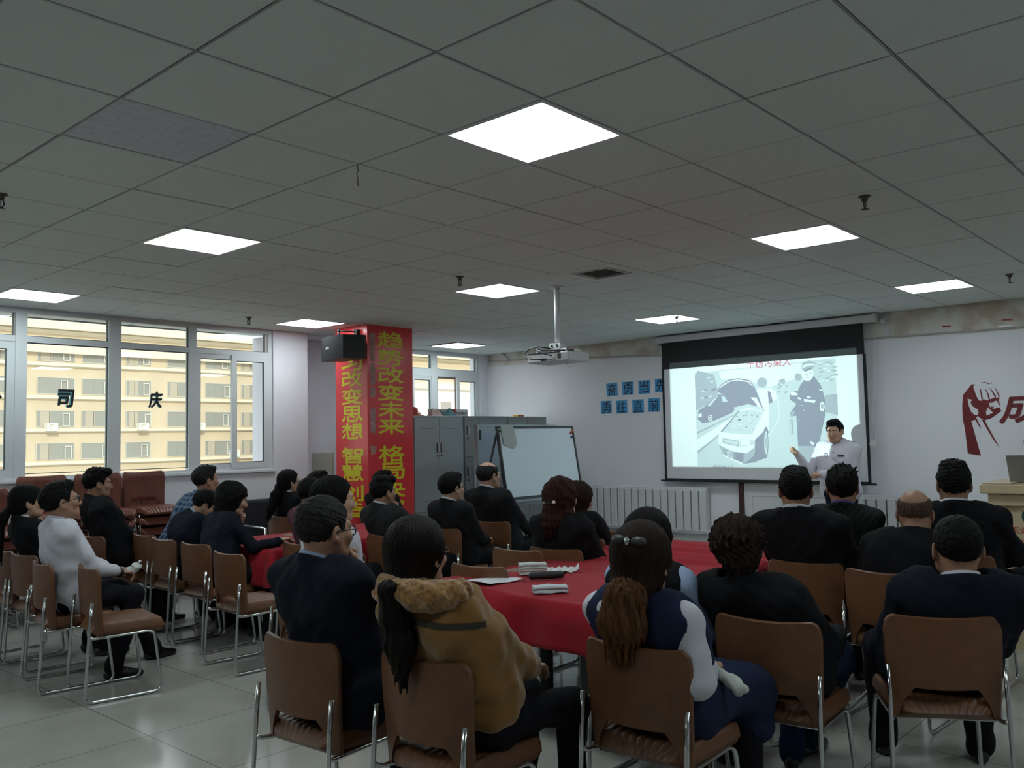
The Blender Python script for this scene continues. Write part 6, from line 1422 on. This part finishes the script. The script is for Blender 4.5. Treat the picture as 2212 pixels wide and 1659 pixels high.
p = person('person in blue plaid shirt leaning forward beside the stacked chairs', (3.76, 7.60), t, head=-8, pitch=0, hair='short', hairm=H_GREY, skin='c', coat=C_PLAID, arms=('table','table'), hs=1.05, slump=.05)
t = ray(1.778, -.1063, 3.93)
p = person('person bent far forward in dark jacket, face hidden by the short haired woman', (3.68, 7.08), t, head=-25, pitch=-35, hair='short', coat=C_NAVY, collar=C_LBLUE, arms=('table','table'), hs=1.02, slump=.08, body=-6)
t = ray(1.683, -.0822, 3.90)
p = person('person with short black bob and navy jacket, chin in hand, phone in the other hand', (3.62, 6.50), t, head=-22, pitch=-14, sex='f', hair='bob', skin='b', coat=C_NAVY, hs=1.10, slump=.06,
  arms=('chin','table'), wrists=(None,(4.12,6.28,.80)), hands=('fist','hold'), body=-6)
b = MB(); d_ = p['W'][1]-p['E'][1]; b.lathe([(.028,-.008),(.033,-.006),(.033,.010),(.028,.012)], p['W'][1], 16, 0, d_); b.build('wristwatch', mat('watch_silver', (.5,.48,.42), .25, 1.0), p['root'])
b = MB(); b.obox((4.27, 6.22, .795), (.07,-.02,.008), (.015,.036,0), (0,0,.004)); tag(b.build('phone', m_dark, None, (4.27,6.22,.79)), 'dark phone held above the red table by the short haired woman', 'phone')
t = ray(1.489, -.053, 5.47)
p = person('person in black suit and glasses with long ponytail, by the black bench', (5.46, 8.13), t, head=-10, pitch=0, sex='f', hair='bun', skin='b', coat=C_BLK, collar=C_WHITE, glasses=True, hs=1.06)
q0 = p['Hc'] + p['Rh'] @ np.array((0,-.12,-.05)); tail(p, [q0, q0+(-.05,0,-.08), q0+(-.09,.02,-.22), q0+(-.12,.02,-.34)], [.03,.045,.045,.02], H_BLK)
t = ray(1.392, -.055, 5.50)
p = person('person mostly hidden behind the purple shirt man, only black hair showing', (5.47, 7.64), t, head=-20, hair='short', coat=C_BLK, hs=1.05, h=.016)
chair(5.30, 7.64, 0, 'brown leather chair of the hidden person behind the purple shirt man')
t = ray(1.412, -.0656, 4.18)
p = person('person in purple shirt with pale blue collar and close cropped hair', (4.11, 5.79), t, head=-8, hair='crop', skin='c', coat=C_PURP, collar=C_LBLUE, hs=1.06)
t = ray(1.343, -.0646, 3.22)
p = person('person with large black hair bun and white shirt behind the navy suit man', (3.13, 4.40), t, head=-18, sex='f', hair='bun', skin='b', coat=C_WHITE, hs=1.16, size=1.02)
# the navy suit man and the camel coat woman
t = ray(1.366, -.1014, 2.22)
p = person('person in navy suit, pale blue collar and glasses, hand raised to his chin', (2.19, 2.99), t, head=-2, pitch=-4, hair='thin', hairm=H_GREY, skin='c', coat=C_NAVY, collar=C_LBLUE, glasses=True, hs=1.14, size=1.08, sh_w=.20,
  arms=('thigh','chin'), hands=('relax','fist'), h=.0075, coat_fat=.012)
t = ray(1.109, -.1297, 2.26)
p = person('person in camel coat with fur collar, round glasses and long dark ponytail', (2.32, 2.33), t, head=10, pitch=-2, nsh=(0,-.075,.0), sex='f', hair='lowtail', hairm=hmat('darkbrown', (0.009, 0.006, 0.005), .42), skin='b', coat=C_CAMEL, coat_fat=.020, glasses=True, hs=1.10, size=1.02, h=.0075, sh_w=.165, al=.85, wr=1.5,
  arms=('lap','lap'), elbows=((0,.3,-.9), (0,-.45,-.85)), slump=.05)
q0 = p['Hc'] + p['Rh'] @ np.array((0,-.105,-.20)); back = p['S'](.72) - p['fw']*.175
q1 = np.array((p['N'][0]-.175, 2.42, p['N'][2]+.045))
tail(p, [q0+(0,0,.02), q1, (back[0]-.03, 2.42, .98), (back[0]-.02, 2.405, .88), (back[0]-.015, 2.40, .73)], [.040,.030,.052,.056,.020], hmat('darkbrown', (0.009, 0.006, 0.005), .42), amp=.003)
N_, lf_, fw_ = p['N'], p['lf'], p['fw']; lo = N_-.28; v = Vol(lo, N_+.26, .0065)
ringp = [N_ + fw_*(.10*math.cos(a)-.02) + lf_*(.165*math.sin(a)-.02) + np.array((0,0,.025-.05*(math.cos(a) > .2)*math.cos(a))) for a in np.linspace(.7, 2*math.pi-.7, 15)]
for a_, b_ in zip(ringp[:-1], ringp[1:]): v.cone(a_, b_, .048, None, .02)
v.disp(nz(21, 60, .005)); v.disp(nz(22, 260, .0022)); put_mesh('fur_collar', *v.mesh(), M_FUR, p['root'])
# olive braid across the shoulders of the coat
def snap_band(p, pts, w, m, name, target):
    dg = bpy.context.evaluated_depsgraph_get(); b = MB(); rows = []
    tgt = [c for c in p['root'].children if c.name.split('.')[0] == target][0]; off = Vector(wloc(tgt))
    for q_, d_ in pts:
        row = []
        for k in (-1, -.5, 0, .5, 1):
            o = Vector(q_) + Vector((0,0,k*w/2)) - off; ok, loc, nrm, _ = tgt.ray_cast(o, Vector(d_).normalized())
            if ok: row.append(np.array(loc + off + nrm*.0025))
        if len(row) == 5: rows.append(row)
    if len(rows) > 1: b.grid(rows); b.build(name, m, p['root'])
bpy.context.view_layer.update()
S_ = p['S']
pts = []
for a in np.linspace(-1.45, 1.45, 40):
    d_ = fw_*math.cos(a) - lf_*math.sin(a); o = S_(.68) - d_*.8; z_ = .955 - .03*max(0, a); pts.append(((o[0], o[1], z_), d_))
snap_band(p, pts, .022, M_BAND, 'braid', 'coat')
# row before the pillar and the lockers
t = ray(1.201, -.0626, 4.87)
p = person('person in dark grey suit with hand at his mouth, before the red pillar', (4.86, 5.66), t, head=-6, hair='quiff', skin='c', coat=C_GREY, collar=C_WHITE, arms=('thigh','chin'), hands=('relax','fist'), hs=1.06, size=1.02)
t = ray(1.201, -.0520, 6.40)
p = person('person partly hidden behind the grey suit man, profile against the red pillar', (6.38, 7.70), t, head=-20, hair='short', skin='b', coat=C_BLK, hs=1.05, h=.016)
t = ray(1.029, -.0541, 5.47)
p = person('person in black suit with dark rimmed glasses in front of the grey lockers', (5.50, 5.67), t, head=-8, hair='short', skin='b', coat=C_SUIT, collar=C_WHITE, glasses=True, hs=1.08, size=1.04)
t = ray(.945, -.0350, 6.17)
p = person('balding person in black suit next to the white board', (6.18, 5.76), t, head=-8, hair='ring', hairm=H_GREY, skin='b', coat=C_SUIT, collar=C_WHITE, glasses=True, hs=1.12, size=1.06, body=8, arms=('thigh','thigh'))
t = ray(.800, -.0582, 4.92)
p = person('person in black with red brown shoulder length hair and pearl clip', (4.92, 3.93), t, head=6, sex='f', hair='shoulder', hairm=H_RED, skin='b', coat=C_BLK, hs=1.16, size=1.10, coat_fat=.01)
b = MB(); P = lambda x, y, z: p['Hc'] + p['Rh'] @ (np.array((x, y, z))*p['hs']); b.tube([P(-.045,-.130,-.020), P(0,-.146,-.022), P(.04,-.138,-.018)], .003, 6); c = P(.035,-.146,-.016); b.sphere(c, .013, 12, 1); c = P(-.045,-.134,-.02); b.sphere(c, .006, 8, 1); b.build('pearl_clip', [m_dark, mat('pearl', (.8,.78,.75), .2)], p['root'])
t = ray(.764, -.0642, 5.50)
p = person('person with short dark hair, mostly hidden right behind the pearl clip woman', (5.52, 4.17), t, head=-10, pitch=-10, sex='f', hair='bob', hairm=H_BRN, skin='b', coat=C_BLK, hs=1.06)
# centre right
t = ray(.650, -.0980, 3.52)
p = person('person in black vest and pale blue blouse at the red table edge', (3.49, 2.29), t, head=4, sex='f', hair='lowtail', hairm=H_BLK, skin='b', coat=C_BLK, vest=C_LBLUE, glasses=True, hs=1.10, size=1.04, arms=('table','thigh'))
q0 = p['Hc'] + p['Rh'] @ np.array((-.05,-.09,-.12)); tail(p, [q0, q0+(-.02,.03,-.09), q0+(-.03,.03,-.16)], [.055,.06,.02], H_CHEST, 'hair_ends', 5)
t = ray(.657, -.1168, 2.90)
p = person('person in navy vest and white blouse with long wavy brown ponytail', (2.90, 1.88), t, head=8, pitch=-4, roll=3, sex='f', hair='lowtail', hairm=H_BRN, skin='b', coat=C_VEST, vest=C_WHITE, hs=1.16, size=1.10, h=.0075, skirt=C_VEST, al=.78, wr=1.6, arms=('lap','lap'),
  elbows=(None, (-.25,-.30,-.9)), wrists=(None,(3.04,1.73,.70)))
q0 = p['Hc'] + p['Rh'] @ np.array((-.005,-.10,-.19)); bk = p['S'](.7) - p['fw']*.165
tail(p, [q0, (bk[0]-.01, bk[1]-.01, 1.0), (bk[0]-.015, bk[1]-.0, .91), (bk[0]-.01, bk[1]+.01, .81)], [.04,.072,.088,.065], H_CHEST, amp=.006, seed=3)
b = MB(); P = lambda x, y, z: p['Hc'] + p['Rh'] @ (np.array((x, y, z))*p['hs'])
for sg in (-1,1): b.sphere(P(sg*.034,-.122,.070), (.024,.036,.020), 10)
b.sphere(P(0,-.136,.068), (.012,.014,.018), 8, 1); b.build('hair_bow', [m_dark, m_chrome], p['root'])
# pale rolled glove lying on her lap
v = Vol((2.85,1.45,.55), (3.2,1.87,.82), .005); v.cone((3.04,1.73,.715), (3.02,1.585,.655), .022, .024, .02); v.cone((3.03,1.76,.725), (3.03,1.71,.71), .030, .02, .02); v.disp(nz(6, 60, .004)); V_, F_ = v.mesh()
tag(put_mesh('rolled_towel', V_, F_, m_towel, None, (3.03,1.66,.69)), 'pale rolled towel lying on the lap of the navy vest woman', 'towel')
t = ray(.528, -.1058, 3.62)
p = person('person in black top with short ruffled brown hair and blue jeans', (3.61, 1.72), t, head=28, roll=-8, pitch=-4, sex='f', hair='fluffy', hairm=H_BRN, skin='b', coat=C_BLK, trou=C_JEAN, hs=1.12, size=1.08, h=.0085, sh_w=.18, arms=('lap','thigh'), body=4, coat_fat=.008,
  ankles=(None,(4.28,1.90,.085)), knees=(None,(4.06,1.62,.56)))
t = ray(.445, -.0408, 5.26)
p = person('broad person in black suit with white collar, seen from behind before the screen', (5.27, 2.26), t, head=24, hair='short', skin='c', coat=C_BLK, collar=C_WHITE, hs=1.14, size=1.12, sh_w=.20, body=6)
t = ray(.389, -.0388, 6.08)
p = person('person in dark patterned sweater with spiky hair and purple neck cord', (6.11, 2.43), t, head=20, hair='spiky', skin='c', coat=C_KNIT, collar=mat('cord_purple', (0.06,0.045,0.20), .6), hs=1.18, size=1.06)
b = MB(); c = p['N'] - p['fw']*.085 + np.array((0,0,-.035)); b.obox(c, p['lf']*.03, (.002,0,.009), p['fw']*.003); b.build('neck_label', C_WHITE, p['root'])
t = ray(.311, -.0639, 5.28)
p = person('bald person in black jacket leaning forward at right', (5.12, 1.72), t, head=14, pitch=-14, hair='bald', hairm=hmat('stubble', (0.085, 0.052, 0.036), .7), skin='c', coat=C_BLK, hs=1.10, size=1.08, slump=.10, sh_w=.20)
t = ray(.271, -.0337, 6.08)
p = person('person in black suit beside the lectern, one leg crossed over the other', (6.08, 1.63), t, head=22, hair='quiff', skin='c', coat=C_BLK, collar=C_WHITE, hs=1.16, size=1.12, sh_w=.205, knees=(None,(6.46,1.36,.62)), ankles=((6.38,1.62,.085),(6.30,1.26,.30)), elbows=(None,(.1,-.9,-.5)))
t = ray(.271, -.0891, 4.10)
p = person('person in navy suit with cropped hair, seen from behind at front right', (4.09, 1.20), t, head=30, body=26, hair='crop', skin='c', coat=C_NAVY, collar=C_WHITE, hs=1.16, size=1.08, h=.0085, sh_w=.195, arms=('lap','lap'), coat_fat=.010,
  ankles=((4.55,1.62,.085),(4.72,1.22,.085)), knees=((4.44,1.58,.56),(4.52,1.16,.56)))
# the presenter
PX, PYY = 9.97, 3.96
p = person('person in white uniform shirt standing and pointing at the projection screen', (PX+.02, 3.90), (PX, 3.955, 1.739), head=181, pitch=-6, roll=4, body=176, hair='short', skin='b', coat=C_LAV, hs=1.06, size=1.06, seat=.93, stand=True, slump=-.02,
  wrists=((9.72,4.02,1.13),(9.86,4.36,1.375)), elbows=((.5,-.6,-.3),(.2,-.1,-.9)), hands=('fist','point'), hup=((-.6,0,.8),(-.75,-.2,.6)), trou=C_NAVY, collar=C_LAV, h=.0075)
r_ = p['root']; fw_, lf_, up_ = p['fw'], p['lf'], np.array((0,0,1.))
m_badge = mat('badge_navy', (0.012, 0.014, 0.04), .5); m_silver = mat('badge_silver', (.5,.5,.55), .4)
def on_chest(l_, z_, w, h_, m, name, ring=False):
    sh_ = [c for c in r_.children if c.name.split('.')[0] == 'shirt'][0]; off = Vector(wloc(sh_)); o = Vector(p['S'](.7) + fw_*.6 + lf_*l_); o[2] = z_
    ok, loc, nrm, _ = sh_.ray_cast(o - off, Vector(-fw_))
    if not ok: return
    c = np.array(loc + off) + np.array(nrm)*.003; n_ = np.array(nrm); x_ = np.cross(up_, n_); x_ /= np.linalg.norm(x_); y_ = np.cross(n_, x_); b = MB()
    if ring: b.tube([c + x_*w/2*math.cos(t) + y_*h_/2*math.sin(t) for t in np.linspace(0, 6.28, 9)[:-1]], .004, 6, closed=True)
    else: b.obox(c, x_*w/2, y_*h_/2, n_*.003)
    b.build(name, m, r_)
bpy.context.view_layer.update()
on_chest(.095, 1.335, .075, .024, m_badge, 'name_badge'); on_chest(-.085, 1.345, .03, .04, m_badge, 'chest_badge', True)
for z_ in (1.37, 1.30, 1.22): on_chest(.0, z_, .011, .011, m_badge, 'button')
on_chest(.10, 1.27, .09, .006, C_LAV, 'pocket_flap')
for k, sg in enumerate((1,-1)):
    shp = p['sh'][k]; b = MB(); c = shp - lf_*sg*.035 + up_*.074; b.obox(c, lf_*.042, fw_*.024, up_*.004 ); b.obox(c + lf_*sg*.012 + up_*.004, lf_*.005, fw_*.02, up_*.003, 1); b.build('epaulette', [m_badge, m_silver], r_)
